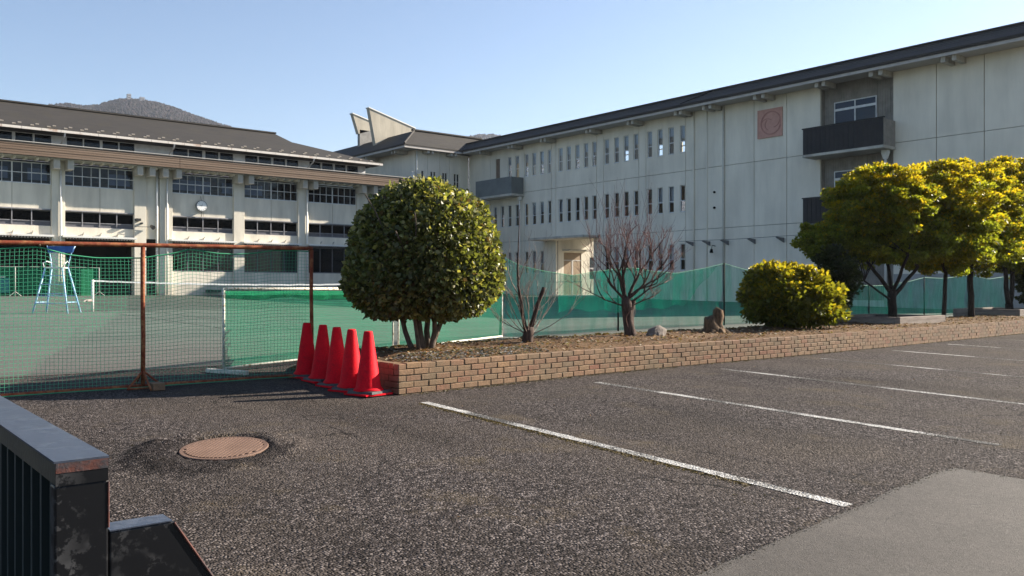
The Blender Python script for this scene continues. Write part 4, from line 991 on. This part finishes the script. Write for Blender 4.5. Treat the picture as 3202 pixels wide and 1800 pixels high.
slab(r, [(EX - .06, 14.5, EZ + .12), (RX, 14.5, RZ + .12), (RX, 58.1, RZ + .12), (EX - .06, 55.6, EZ + .12)])
slab(r, [(RX + .004, 14.5, RZ + .12), (47.2, 14.5, EZ + .1), (47.2, 60, EZ + .1), (RX + .004, 60, RZ + .12)])
ro = r.build('roof', ROOF, rb)
MB().box(RX - .1, RX + .1, 14.45, 57.0, RZ + .11, RZ + .19).build('ridge_cap', ROOF, ro)
rs = MB()
for k in range(1, 5):
    f = k / 5; x = EX + (RX - EX) * f; z = EZ + .12 + (RZ - EZ) * f; rs.box(x - .012, x + .03, 14.5, 55.6 + 2.5 * f, z - .02, z + .022)
rs.build('roof_course', ROOF, ro)
MB().path([(EX + .05, 33.6, EZ + .17), (RX - .1, 32.2, RZ + .1)], .045, 6).build('conductor_strap', BLACKP, ro)
# crest panel
PINK = worn('terracotta_panel', (.56, .31, .25), (.48, .26, .21), 3, .8)
em = MB().box(FX - .05, FX - .001, 27.38, 28.97, 9.74, 11.33).build('crest_panel', PINK, rb, bevel=.01)
fr = MB()
for a, b, c_, d in ((27.38, 28.97, 9.74, 9.82), (27.38, 28.97, 11.25, 11.33), (27.38, 27.46, 9.825, 11.245), (28.89, 28.97, 9.825, 11.245)): fr.box(FX - .075, FX - .052, a, b, c_, d)
fr.build('crest_border', PINK, em)
def ringmesh(cy, cz, r0, r1, x0, x1, n=40, a0=0, a1=2 * math.pi):
    m = MB()
    for k in range(n):
        t0 = a0 + (a1 - a0) * k / n; t1 = a0 + (a1 - a0) * (k + 1) / n
        q = lambda r, t_, x: (x, cy + r * math.cos(t_), cz + r * math.sin(t_))
        m.hexa([q(r0, t0, x0), q(r1, t0, x0), q(r1, t0, x1), q(r0, t0, x1), q(r0, t1, x0), q(r1, t1, x0), q(r1, t1, x1), q(r0, t1, x1)])
    return m
DPINK = worn('terracotta_dark', (.44, .22, .185), (.38, .19, .16), 5, .8)
ringmesh(28.1, 10.54, .60, .66, FX - .08, FX - .051).build('crest_ring', DPINK, em)
for cy, cz, a0, a1, rr in ((28.35, 10.35, .3, 2.2, .42), (27.95, 10.7, 2.6, 4.6, .4), (28.15, 10.45, -1.2, .9, .3)):
    ringmesh(cy, cz, rr, rr + .045, FX - .075, FX - .051, 14, a0, a1).build('crest_motif', DPINK, em)
# wall brackets, cable, lamp, small fittings, painted letter
brk = MB().prism([(0, -.03, 0), (-.75, -.03, .03), (-.75, -.03, -.02), (0, -.03, -.27)], (0, .06, 0)).mesh('wall_bracket', worn('bracket_grey', (.16, .17, .18), (.11, .11, .11), 6, .6))
for y in (33.5, 32.3, 31.0, 29.16, 27.3, 25.5): add('wall_bracket', brk, rb, (FX - .003, y, 4.1))
MB().path([(FX - .6, 34.2, 4.16), (FX - .6, 30, 4.12), (FX - .6, 25.2, 4.17)], .012, 5).build('cable', BLACKP, rb)
lm = MB(); lm.path([(FX, 31.9, 3.8), (FX - .35, 31.9, 3.85), (FX - .4, 31.9, 3.6)], .02, 6); lm.path([(FX - .4, 31.9, 3.62), (FX - .42, 31.9, 3.4)], [.07, .11], 10); lm.build('wall_lamp', BLACKP, rb)
for z in (7.0, 6.08): MB().path([(FX - .002, 31.95, z), (FX - .12, 31.95, z)], .07, 10).build('wall_fitting', BLACKP, rb)
BLUEL = M('letter_blue', (.09, .13, .24), .7)
lt = MB(); lt.box(FX - .03, FX - .002, 19.1, 19.24, 2.06, 2.62); q = ringmesh(19.1, 2.44, .08, .185, FX - .03, FX - .0025, 16, math.pi / 2, 3 * math.pi / 2)
n0 = len(lt.v); lt.v += q.v; lt.f += [tuple(i + n0 for i in f_) for f_ in q.f]; lt.build('painted_letter', BLUEL, rb)
MB().box(FX - .03, FX - .004, 15.0, 21.1, .2, 2.02).build('dado', worn('dado_grey', (.33, .33, .32), (.26, .26, .25), 2), rb)

# ------------------------------------------------------------------ corner block with roof fins
cbk = thing('corner_block', 'grey-cream corner block with two pointed roof fins behind the gymnasium', 'building', loc=(0, 0, 0))
CX, CY = 36.5, 56.45
sw = [(37.1, 37.28), (37.95, 38.12), (38.23, 38.4), (39.08, 39.26), (39.33, 39.5), (40.2, 40.4), (40.47, 40.67)]
sh = [(a, b, 9.2, 10.45) for a, b in sw] + [(a, b, 5.6, 6.85) for a, b in sw]
se = [36.55, 37.33 + .35, 38.73 + .1, 39.75, 40.82, 41.65]
for i in range(5):
    a, b = se[i] + .012, se[i + 1] - .012
    holed(MB(), lambda u, v, d: (u, d, v), 0, 0, a, b, .5, 12.3, [h for h in sh if h[1] > a and h[0] < b], CY, CY + .12).build('wall_panel', WALL2, cbk)
holed(MB(), lambda u, v, d: (u, d, v), 0, 0, CX + .06, 41.68, .4, 12.3, sh, CY + .124, CY + .2).build('wall_backing', JOINT, cbk)
for h in sh:
    f = MB().box(h[0], h[1], CY + .06, CY + .1, h[2] + .62, h[2] + .66).build('window', WHITE, cbk); MB().box(h[0], h[1], CY + .08, CY + .084, h[2], h[3]).build('pane', GLASSD, f)
MB().box(CX + .3, 41.6, CY + 1.2, CY + 1.3, 1, 12).build('inner_wall', DARK, cbk)
for y0, y1 in ((56.47, 60.9), (60.93, 65.4), (65.43, 84)): MB().box(CX, CX + .13, y0, y1, .5, 12.3).build('wall_panel', WALL2, cbk)
MB().path([(CX + .1, CY - .1, 12.0), (CX + .1, CY - .1, 9)], .06, 10).build('downpipe', PIPEW, cbk, smooth=True)
MB().path([(CX + .1, CY - .1, 9.8), (CX + .1, CY - .1, 1)], .085, 10).build('downpipe', PIPEW, cbk, smooth=True)
MB().box(CX - .35, CX - .1, CY - .12, CY + .1, 8.9, 10.3).build('flue', PIPEW, cbk)
r = MB(); E0 = (35.0, 55.6)
slab(r, [(35.0, 55.6, 12.27), (EX - .06, 55.6, 12.27), (44.2, 58.1, 13.84), (37.5, 58.1, 13.84)])
slab(r, [(35.0, 55.6, 12.27), (37.5, 58.1, 13.84), (37.5, 85, 13.84), (35.0, 85, 12.27)])
slab(r, [(37.504, 58.104, 13.84), (44, 58.104, 13.84), (44, 85, 12.6), (37.504, 85, 13.84)])
ro = r.build('roof', ROOF, cbk)
MB().box(37.3, 44.2, 57.95, 58.25, 13.84, 13.96).build('ridge_cap', ROOF, ro)
MB().path([(35.0, 55.6, 12.28), (37.5, 58.1, 13.86)], .09, 6).build('hip_cap', ROOF, ro)
EB = worn('eave_paint_b', (.47, .44, .41), (.38, .35, .33), 2)
MB().box(35.04, EX - .1, 55.62, 55.7, 11.98, 12.13).build('eave_board', EB, cbk); MB().box(35.04, 35.12, 55.72, 85, 11.98, 12.13).build('eave_board', EB, cbk)
MB().box(35.12, 41.6, 55.72, CY - .003, 12.02, 12.06).box(35.125, CX, CY, 85, 12.02, 12.06).build('soffit', GREYP, cbk)
b2 = MB().box(-.1, .1, 0, .8, -.26, 0).mesh('beam_end', CONC)
for x in (37.3, 37.7, 39.5, 39.9): add('beam_end', b2, cbk, (x, 55.75, 12.018))
b3 = MB().box(0, 1.1, -.1, .1, -.26, 0).mesh('beam_end', CONC)
for y in (57.4, 57.8, 61.8, 62.2, 66.6, 67): add('beam_end', b3, cbk, (35.25, y, 12.018))
FIN = plaster('fin_concrete', (.52, .47, .38), .35); CAPM = M('fin_cap', (.75, .74, .7), .6)
def fin(y, poly, label):
    f = MB().prism([(x, y, z) for x, z in poly], (0, .45, 0)).build('roof_fin', FIN, cbk)
    (x0, z0), (x1, z1) = poly[0], poly[1]
    MB().prism([(x0 - .05, y - .05, z0 + .004), (x1 + .1, y - .05, z1 + .004), (x1 + .1, y - .05, z1 + .09), (x0 - .05, y - .05, z0 + .09)], (0, .55, 0)).build('fin_cap', CAPM, f)
fin(62, [(35.67, 16.04), (40.05, 14.86), (39.9, 13.0), (36.3, 13.0)], '')
fin(66, [(36.37, 16.29), (41.0, 15.1), (41, 13.4), (39.2, 13.3), (38.6, 15.2), (36.94, 14.62)], '')
MB().box(37.05, 41, 66.0, 66.4, 12.8, 15.0).build('fin_base', worn('fin_base', (.3, .29, .27), (.2, .19, .18), 2), cbk)

# ------------------------------------------------------------------ gymnasium on the left (front at Y = 53.4)
gy_ = thing('gymnasium', 'wide school gymnasium with brown board fascia and clerestory roof', 'building', loc=(0, 0, 0))
GY = 53.4; G0 = gz(GY)
cols = [(6.1, 6.78), (10.61, 11.29), (14.99, 15.66), (16.44, 17.19), (20.98, 21.68), (25.36, 26.11), (29.77, 30.65), (34.3, 35.0)]
for a, b in cols: MB().box(a, b, GY, GY + .6, G0 - .1, 8.42).build('column', WALL, gy_, bevel=.015)
bays = [(cols[i][1], cols[i + 1][0]) for i in range(len(cols) - 1)]
WY = GY + .13                                          # wall plane between the columns
Pg = lambda u, v, d: (u, d, v)
fs = worn('white_frame_b', (.66, .67, .68), (.5, .5, .5), 4, .5)
for i, (a, b) in enumerate(bays):
    narrow = b - a < 1.5
    a += .004; b -= .004; mid = (a + b) / 2
    if narrow:
        MB().box(a, b, WY + .02, WY + .2, 4.25, 8.4).build('wall_panel', WALL, gy_); MB().path([(b - .15, WY - .1, 8.3), (b - .15, WY - .1, 1)], .07, 10).build('downpipe', PIPEW, gy_, smooth=True)
        MB().box(a, b, WY + 2.5, WY + 2.6, G0, 4.25).build('recess_wall', DARK, gy_); continue
    for p0, p1 in ((a, mid - .012), (mid + .012, b)): MB().box(p0, p1, WY, WY + .15, 5.72, 7.08).build('wall_panel', WALL, gy_)
    MB().box(a, b, WY + .155, WY + .2, 5.6, 7.2).build('wall_backing', JOINT, gy_)
    MB().box(a, b, WY, WY + .15, 4.22, 4.78).build('sill_wall', WALL, gy_)
    # upper window band: eight lights over eight
    z0, z1 = 7.085, 8.26; f = MB(); n = 8; w_ = (b - a) / n
    f.box(a, b, WY + .03, WY + .09, z0, z0 + .05); f.box(a, b, WY + .03, WY + .09, z1 - .05, z1); f.box(a, b, WY + .034, WY + .086, (z0 + z1) / 2 - .02, (z0 + z1) / 2 + .02)
    for k in range(n + 1):
        h = .034 if k in (0, 4, 8) else .014; x = a + k * w_; f.box(max(a, x - h), min(b, x + h), WY + .028 - (.02 if k == 4 else 0), WY + .092, z0 + .05, z1 - .05)
    win = f.build('window', fs, gy_); f.box
    me = MB().box(.018, w_ - .018, 0, .006, .024, (z1 - z0) / 2 - .03).mesh('pane', GLASSD)
    for k in range(n):
        for j in range(2): add('pane', me, win, (a + k * w_, WY + .06, z0 + .03 + j * ((z1 - z0) / 2 - .01)))
    for c0, c1 in {0: [(.05, .45), (.7, .95)], 1: [(0, .12), (.62, .95)], 3: [(0, .62), (.82, 1)], 4: [(0, .35)], 5: []}.get(i, []):
        MB().box(a + c0 * (b - a), a + c1 * (b - a), WY + .12, WY + .13, 7.3, 7.95).build('curtain', M('blind_white', (.75, .77, .8), .8), win)
    # recessed middle band with rail
    MB().box(a, b, WY + .16, WY + .18, 4.78, 5.72).build('band_glass', glassmat('band_glass', (.2, .21, .25), .1), gy_)
    rl = MB().box(a, b, WY - .04, WY - .005, 5.66, 5.725).box(a, b, WY + .05, WY + .08, 5.03, 5.07).box(a, b, WY + .05, WY + .09, 4.785, 4.82)
    for k in (1, 2, 3): rl.box(a + (b - a) * k / 4 - .025, a + (b - a) * k / 4 + .025, WY + .03, WY + .08, 4.82, 5.66)
    rl.build('band_rail', worn('rail_grey', (.25, .25, .27), (.18, .17, .17), 4, .5), gy_)
    MB().box(a, b, WY + .1, WY + .14, 4.8, 5.03).build('kick_panel', worn('kick_grey', (.12, .12, .135), (.09, .09, .1), 3), gy_)
    for k in (1, 2, 3): MB().prism([(a + (b - a) * k / 4, WY, 4.42), (a + (b - a) * k / 4, WY - .22, 4.5), (a + (b - a) * k / 4, WY - .22, 4.47), (a + (b - a) * k / 4, WY, 4.3)], (.04, 0, 0)).build('stay', GREYP, gy_)
    # awning with corrugated edge
    aw = MB().hexa([(a - .2, WY - .55, 4.16), (b + .05, WY - .55, 4.16), (b + .05, WY - .003, 4.16), (a - .2, WY - .003, 4.16), (a - .2, WY - .55, 4.26), (b + .05, WY - .55, 4.26), (b + .05, WY - .003, 4.3), (a - .2, WY - .003, 4.3)]).build('awning', PIPEW, gy_)
    cg = MB(); x = a
    while x < b - .1: cg.box(x, x + .075, WY - .53, WY - .05, 4.08, 4.158); x += .15
    cg.build('corrugation', worn('corrugation', (.2, .19, .18), (.14, .12, .11), 5), aw)
    if i >= 3:                                         # glazed ground floor over a low wall
        MB().box(a, b, WY, WY + .15, G0 - .1, 2.33).build('low_wall', WALL, gy_)
        f = MB().box(a, b, WY + .03, WY + .09, 2.335, 2.4).box(a, b, WY + .03, WY + .09, 4.0, 4.06)
        for k in range(5): x = a + (b - a) * k / 4; f.box(max(a, x - .03), min(b, x + .03), WY + .032, WY + .088, 2.4, 4.0)
        w2 = f.build('window', worn('dark_frame', (.12, .125, .14), (.09, .09, .1), 3), gy_)
        me = MB().box(.031, (b - a) / 4 - .031, 0, .006, 0, 1.6).mesh('pane', GLASSD)
        for k in range(4): add('pane', me, w2, (a + (b - a) * k / 4, WY + .06, 2.4))
        if i == 3: MB().box(a + 2.0, a + 2.9, WY - .35, WY - .1, 1.05, 1.22).build('wall_bench', M('dark_green', (.02, .07, .045), .7), gy_)
# dark rooms behind
rm = MB().box(4.2, 34.9, 62, 62.1, 4.3, 8.4).box(4.2, 34.9, 54.1, 62, 4.9, 5.0).box(4.2, 34.9, 54.1, 62, 8.33, 8.4)
holed(rm, Pg, 0, 0, 6.2, 34.9, G0 - .05, 4.25, [(6.5, 8.0, G0, 3.2)], 61, 61.1)
rm.box(16.6, 16.75, 54.05, 61, G0, 4.2); rm.box(4.2, 34.9, 54.05, 61, 4.1, 4.2); rm.build('interior', DARK, gy_)
MB().box(34.4, 34.9, 54.1, 62, G0, 8.4).build('side_wall', WALL2, gy_)
# fascia of long boards, soffit, joists, paired beams
for k in range(5):
    z0 = 8.47 + k * .135; o_ = [0, .022, .006, .026, .01][k]
    for x0, x1 in ((3.5, 17.25), (17.27, 35.6)): MB().box(x0, x1, 52.28 + o_, 52.34 + o_, z0, z0 + .116).build('fascia_board', FASCIA, gy_)
MB().box(3.5, 35.6, 52.37, 52.43, 8.45, 9.14).build('fascia_backing', JOINT, gy_)
MB().box(3.5, 35.6, 52.24, 52.43, 9.16, 9.2).build('fascia_cap', GREYP, gy_)
MB().box(3.5, 35.6, 52.44, 54.0, 8.43, 8.5).build('soffit', CONC, gy_); MB().box(3.6, 35.5, 52.45, 56.3, 9.05, 9.12).build('aisle_roof', ROOF, gy_)
jm = MB().box(-.055, .055, 0, .75, -.1, 0).mesh('joist', WALL)
for a, b in bays:
    n = 7 if b - a > 2 else 1
    for k in range(n): add('joist', jm, gy_, (a + (b - a) * (k + .5) / n, 52.7, 8.428))
bmm = MB().box(-.16, .16, 0, 1.0, -.52, 0).mesh('beam_end', CONC)
for a, b in cols:
    for x in (a + .1, b + .12): add('beam_end', bmm, gy_, (x, 52.55, 8.425))
for x in (11.05, 16.85, 25.95): MB().path([(x, GY - .08, 7.9), (x, GY - .08, G0 + .05)], .055, 10).build('downpipe', PIPEW, gy_, smooth=True)
# clerestory
CLY = 56.2; ce = [(7.3, 8.3), (8.4, 9.13), (9.29, 10.18), (10.28, 11.15), (11.97, 12.84), (12.92, 13.79), (13.94, 14.83), (14.92, 15.78), (18.11, 19.04), (19.12, 19.98), (20.18, 21.04), (21.15, 22.03), (22.85, 23.71), (23.82, 24.7), (24.85, 25.72), (25.83, 26.69), (27.54, 28.4), (28.52, 29.36), (29.52, 30.39), (30.51, 31.4)]
ch = [(a, b, 9.2, 10.29) for a, b in ce]
holed(MB(), Pg, 0, 0, 3.6, 32.0, 9.0, 10.4, ch, CLY, CLY + .12).build('clerestory_wall', worn('clerestory_paint', (.75, .76, .77), (.6, .6, .6), 2, .7), gy_)
for a, b in ce:
    f = MB().box(a, b, CLY + .03, CLY + .08, 9.2, 9.24).box(a, b, CLY + .03, CLY + .08, 10.25, 10.29).build('window', fs, gy_); MB().box(a, b, CLY + .05, CLY + .056, 9.24, 10.25).build('pane', GLASSD, f)
    lv = MB()
    for k in range(7): lv.box(a, b, CLY + .075, CLY + .095, 9.26 + k * .12, 9.30 + k * .12)
    lv.build('louvre', DARK, f)
MB().box(3.6, 32, 58, 58.1, 9, 10.4).build('inner_wall', DARK, gy_)
# main roof: long slope, hip-and-gable end
E = (55.0, 10.46); Rg = (60.8, 12.78); K = (58.6, 11.9)
r = MB()
slab(r, [(-6, E[0], E[1]), (32.7, E[0], E[1]), (27.35, K[0], K[1]), (27.0, Rg[0], Rg[1]), (-6, Rg[0], Rg[1])], .12)
slab(r, [(32.704, E[0], E[1]), (32.704, 66.6, E[1]), (27.4, 63.0, K[1]), (27.4, K[0], K[1])], .12)
slab(r, [(-6, Rg[0] + .004, Rg[1]), (27.0, Rg[0] + .004, Rg[1]), (27.3, 63, K[1]), (32.7, 66.6, E[1]), (-6, 66.6, E[1])], .12)
r.quad((27.1, Rg[0], Rg[1] - .1), (27.35, K[0], K[1] - .1), (27.35, 63, K[1] - .1)); ro = r.build('roof', ROOF, gy_)
MB().box(-6, 27.05, Rg[0] - .15, Rg[0] + .15, Rg[1] - .01, Rg[1] + .1).build('ridge_cap', ROOF, ro)
MB().box(3.4, 32.6, 55.25, 56.19, 10.28, 10.33).build('soffit', worn('eave_dark', (.06, .055, .05), (.1, .08, .06), 2), gy_)
x = 3.4; k = 0
while x < 32.6:
    w_ = min(.98, 32.7 - x); MB().box(x, x + w_, 54.86, 54.99, 10.28, 10.42).build('gutter_length', GUTTER, gy_); x += 1.0
sg = MB().box(-.09, .09, -.03, .05, 0, .07).mesh('snow_guard', worn('snow_guard', (.33, .3, .26), (.2, .17, .14), 6))
for row, (yo, zo, off) in enumerate(((.28, .112, 0), (.62, .248, .32))):
    x = 3.8 + off
    while x < 32.0 - row * .7: add('snow_guard', sg, gy_, (x + rnd.uniform(-.03, .03), E[0] + yo, E[1] + zo)); x += .88
for x in (11.61, 17.8, 27.27):
    MB().path([(x, 54.92, 10.28), (x, 55.1, 10.05), (x, 55.95, 9.75), (x, 56.08, 9.2)], .05, 8).build('downpipe', GUTTER, gy_, smooth=True)
# fittings on the double column
BLK2 = M('black_plastic', (.03, .03, .03), .5)
fx = MB().box(15.03, 15.3, GY - .25, GY - .003, 5.28, 5.42).box(15.33, 15.43, GY - .18, GY - .003, 5.1, 5.2); fx.path([(15.0, GY - .1, 4.95), (15.9, GY - .12, 4.95)], .015, 6); fx.path([(15.9, GY - .15, 5.0), (15.95, GY - .4, 4.9)], [.09, .13], 10); fx.build('floodlight', BLK2, gy_)

# wall clock hung on the facade
t = thing('wall_clock', 'round white wall clock on the gymnasium facade', 'clock', loc=(18.92, WY - .22, 6.39))
dk = MB(); n = 40
for rr, y0, y1, nm, mt in ((.345, .0, .12, 'case', worn('clock_case', (.2, .22, .22), (.14, .14, .14), 5)), (.3, -.012, .0, 'dial', M('clock_dial', (.8, .8, .78), .4))):
    q = MB(); q.path([(0, y0, 0), (0, y1, 0)], rr, n); q.build(nm, mt, t)
for an, ln, w_ in ((R(20), .17, .012), (R(-75), .25, .009)): MB().prism([(-w_ * math.cos(an), -.016, w_ * math.sin(an)), (math.sin(an) * ln, -.016, math.cos(an) * ln), (w_ * math.cos(an), -.016, -w_ * math.sin(an))], (0, -.003, 0)).build('hand', BLK2, t)
tk = MB()
for k in range(12): a = k * math.pi / 6; tk.path([(math.sin(a) * .24, -.015, math.cos(a) * .24), (math.sin(a) * .28, -.015, math.cos(a) * .28)], .009, 4)
tk.build('hour_mark', BLK2, t)
MB().path([(0, .06, -.34), (0, .08, -.66)], .02, 6).path([(0, .06, .34), (0, .2, .6)], .015, 6).build('mount', BLK2, t)

# portable stands, green board and cart under the gymnasium
for x, lab in ((8.6, 'left'), (12.72, 'right')): pass
t = thing('portable_net_stand', 'thin white net stand with splayed feet before the dark passage', 'net stand', loc=(0, 0, 0))
for x in (8.6, 12.72):
    MB().path([(x, 52, G0), (x, 52, 2.46)], .022, 8).build('post', GREYP, t, smooth=True)
    f = MB(); f.path([(x - .28, 52, G0 + .02), (x, 52, G0 + .26)], .02, 6); f.path([(x + .28, 52, G0 + .02), (x, 52, G0 + .26)], .02, 6); f.build('foot', GREYP, t)
MB().path([(6.5, 52, 2.46), (12.75, 52, 2.46)], .012, 6).build('top_bar', GREYP, t)
b = MB(); b.quad((6.5, 52, G0 + .15), (12.72, 52, G0 + .15), (12.72, 52, 2.44), (6.5, 52, 2.44)); b.build('green_mesh', netmat('stand_net', (.01, .16, .09), .35, None, .1), t, kind='stuff')
o = MB().box(12.02, 12.66, 53.0, 53.05, G0, 2.4).build('green_board', worn('green_board', (.01, .18, .07), (.008, .12, .05), 2, .6), bevel=.01); tag(o, 'upright green board standing in the dark passage', 'board')
t = thing('equipment_cart', 'low blue equipment cart with a white top at the left edge', 'cart', loc=(8.35, 54.6, G0))
MB().box(-.55, .35, -.35, .35, .18, 1.0).build('bin', worn('cart_blue', (.06, .16, .28), (.1, .2, .3), 3), t, bevel=.03); MB().box(-.6, .15, -.4, .4, 1.003, 1.1).build('lid', WHITE, t, bevel=.02)
for sx in (-.4, .25):
    for sy in (-.25, .25): MB().path([(sx, sy - .03, .09), (sx, sy + .03, .09)], .09, 12).build('wheel', BLK2, t)

# ------------------------------------------------------------------ hills beyond, hilltop towers
HILL = M('wooded_hill', (.06, .05, .04), .95, .05); hc = coords(HILL)
hk = ramp(HILL, noisetex(HILL, hc, .035, 6, .65), [(.33, (.055, .05, .035)), (.5, (.105, .078, .062)), (.68, (.14, .1, .085))])
hv = ramp(HILL, vor(HILL, hc, .12, 'Color'), [(0, .6), (1, 1.35)]); base(HILL, mix(HILL, 1., hk, hv, 'MULTIPLY'))
TREE_ME = []
for k in range(3):
    q = MB(); n = 7
    prof = ([(.25, 0), (.5, .25), (.52, .5), (.3, .85), (.05, 1)], [(.42, 0), (.55, .3), (.45, .65), (.15, .95)], [(.4, .0), (.3, .4), (.16, .75), (.02, 1.15)])[k]
    TREE_ME.append((prof, n))
def hill(name, prof, dist, thick, seed, label, nu=300, nd=40, ntree=15000):
    px_ = [p[0] for p in prof]; py_ = [p[1] for p in prof]; x0, x1 = px_[0], px_[-1]
    def surf(x, w):
        dpt = dist + thick * (w - .6); k = math.sin(math.pi * min(1, w / .6) / 2) ** 1.2 if w <= .6 else math.cos((w - .6) / .4 * math.pi / 2)
        p = FWD * dpt + RGT * ((x - 1601) / 2700 * dpt); hgt = (max(0, (900 - float(np.interp(x, px_, py_))) / 2700 * dist) - 2) * k * (dpt / dist) ** 1.25 + 3 * noise.noise((p.x * .012 + seed, p.y * .012, 0)) * k
        return Vector((p.x, p.y, max(-1, 1 + hgt)))
    m = MB(); m.v = [tuple(surf(x0 + (x1 - x0) * i / nu, j / nd)) for j in range(nd + 1) for i in range(nu + 1)]
    m.f = [(j * (nu + 1) + i, j * (nu + 1) + i + 1, (j + 1) * (nu + 1) + i + 1, (j + 1) * (nu + 1) + i) for j in range(nd) for i in range(nu)]
    o = m.build(name, HILL, kind='structure'); w = MB(); rr = random.Random(int(seed * 10))
    for i in range(ntree):
        p = surf(rr.uniform(max(x0, -250), min(x1, 1250 if x0 < 900 else 2600)), rr.uniform(.3, .66)); pf, n = TREE_ME[rr.choice((0, 0, 1, 1, 2))]; sc = rr.uniform(3.2, 6.2) * dist / 1300; wd = sc * rr.uniform(.8, 1.15); b = len(w.v)
        for r_, z_ in pf:
            for q in range(n):
                t_ = 6.283 * q / n; w.v.append((p.x + r_ * wd * math.cos(t_), p.y + r_ * wd * math.sin(t_), p.z - 1 + z_ * sc))
        for ii in range(len(pf) - 1):
            for q in range(n): w.f.append((b + ii * n + q, b + ii * n + (q + 1) % n, b + (ii + 1) * n + (q + 1) % n, b + (ii + 1) * n + q))
        w.f.append(tuple(b + (len(pf) - 1) * n + q for q in range(n)))
    ob = w.build('hillside_wood', WOOD); tag(ob, label, 'wood', kind='stuff')
WOOD = M('far_wood', (.06, .05, .04), .95, .05); gi = N(WOOD, 'ShaderNodeNewGeometry')
base(WOOD, ramp(WOOD, gi.outputs['Random Per Island'], [(0, (.013, .016, .014)), (.3, (.024, .021, .021)), (.65, (.033, .026, .026)), (1, (.042, .032, .033))]))
hill('hill', [(-900, 700), (-500, 420), (-100, 352), (60, 337), (145, 331), (205, 326), (262, 334), (300, 331), (350, 318), (375, 312), (410, 311), (450, 316), (490, 322), (540, 336), (600, 358), (660, 379), (740, 405), (850, 450), (1000, 500), (1300, 620)], 1300, 900, 2., 'bare winter woodland covering the hill behind the gymnasium')
hill('hill', [(1000, 560), (1300, 470), (1430, 436), (1500, 420), (1545, 421), (1600, 432), (1750, 470), (2300, 600), (3300, 760)], 1700, 900, 8., 'distant woodland showing above the corner block roof', 200, 20, 5000)
TWR = M('tower_grey', (.2, .2, .21), .8)
def tower(px, ptop, pbot, w, label, lattice):
    dpt = 1300; p = FWD * dpt + RGT * ((px - 1601) / 2700 * dpt); zt = 1.33 + (900 - ptop) / 2700 * dpt; zb_ = 1.33 + (900 - pbot) / 2700 * dpt - 8
    t = thing('hilltop_tower', label, 'tower', 'towers on the wooded hilltop', loc=(p.x, p.y, zb_)); h = zt - zb_
    for sx in (-1, 1):
        for sy in (-1, 1): MB().box(sx * w * .42 - .35, sx * w * .42 + .35, sy * w * .42 - .35, sy * w * .42 + .35, 0, h).build('mast_leg', TWR, t)
    for k in range(3 if lattice else 2):
        z = h * (.62 + .17 * k) if lattice else h * (.6 + .22 * k); MB().box(-w / 2, w / 2, -w / 2, w / 2, z, z + (h * .09 if lattice else h * .14)).build('platform', TWR, t)
    if lattice: MB().path([(w * .3, 0, h), (w * .3, 0, h + 3)], .25, 5).build('aerial', TWR, t)
tower(403, 296, 318, 5.4, 'taller open lattice tower on the hilltop', True)
tower(444, 303, 320, 6.2, 'squat boxy tower on the hilltop, right of the taller one', False)

# ------------------------------------------------------------------ thin winter haze over the valley
HZ = bpy.data.materials.new('haze'); HZ.use_nodes = True; HZ.node_tree.nodes.clear()
ho = HZ.node_tree.nodes.new('ShaderNodeOutputMaterial'); hv_ = HZ.node_tree.nodes.new('ShaderNodeVolumePrincipled')
hv_.inputs['Color'].default_value = (.8, .87, 1, 1); hv_.inputs['Density'].default_value = .00012; hv_.inputs['Anisotropy'].default_value = .3
HZ.node_tree.links.new(hv_.outputs[0], ho.inputs['Volume'])
o = MB().box(-3700, 3700, -1700, 4200, -5, 420).build('haze', HZ, kind='stuff'); o['label'] = 'thin pale winter haze over the whole valley'; o['category'] = 'haze'
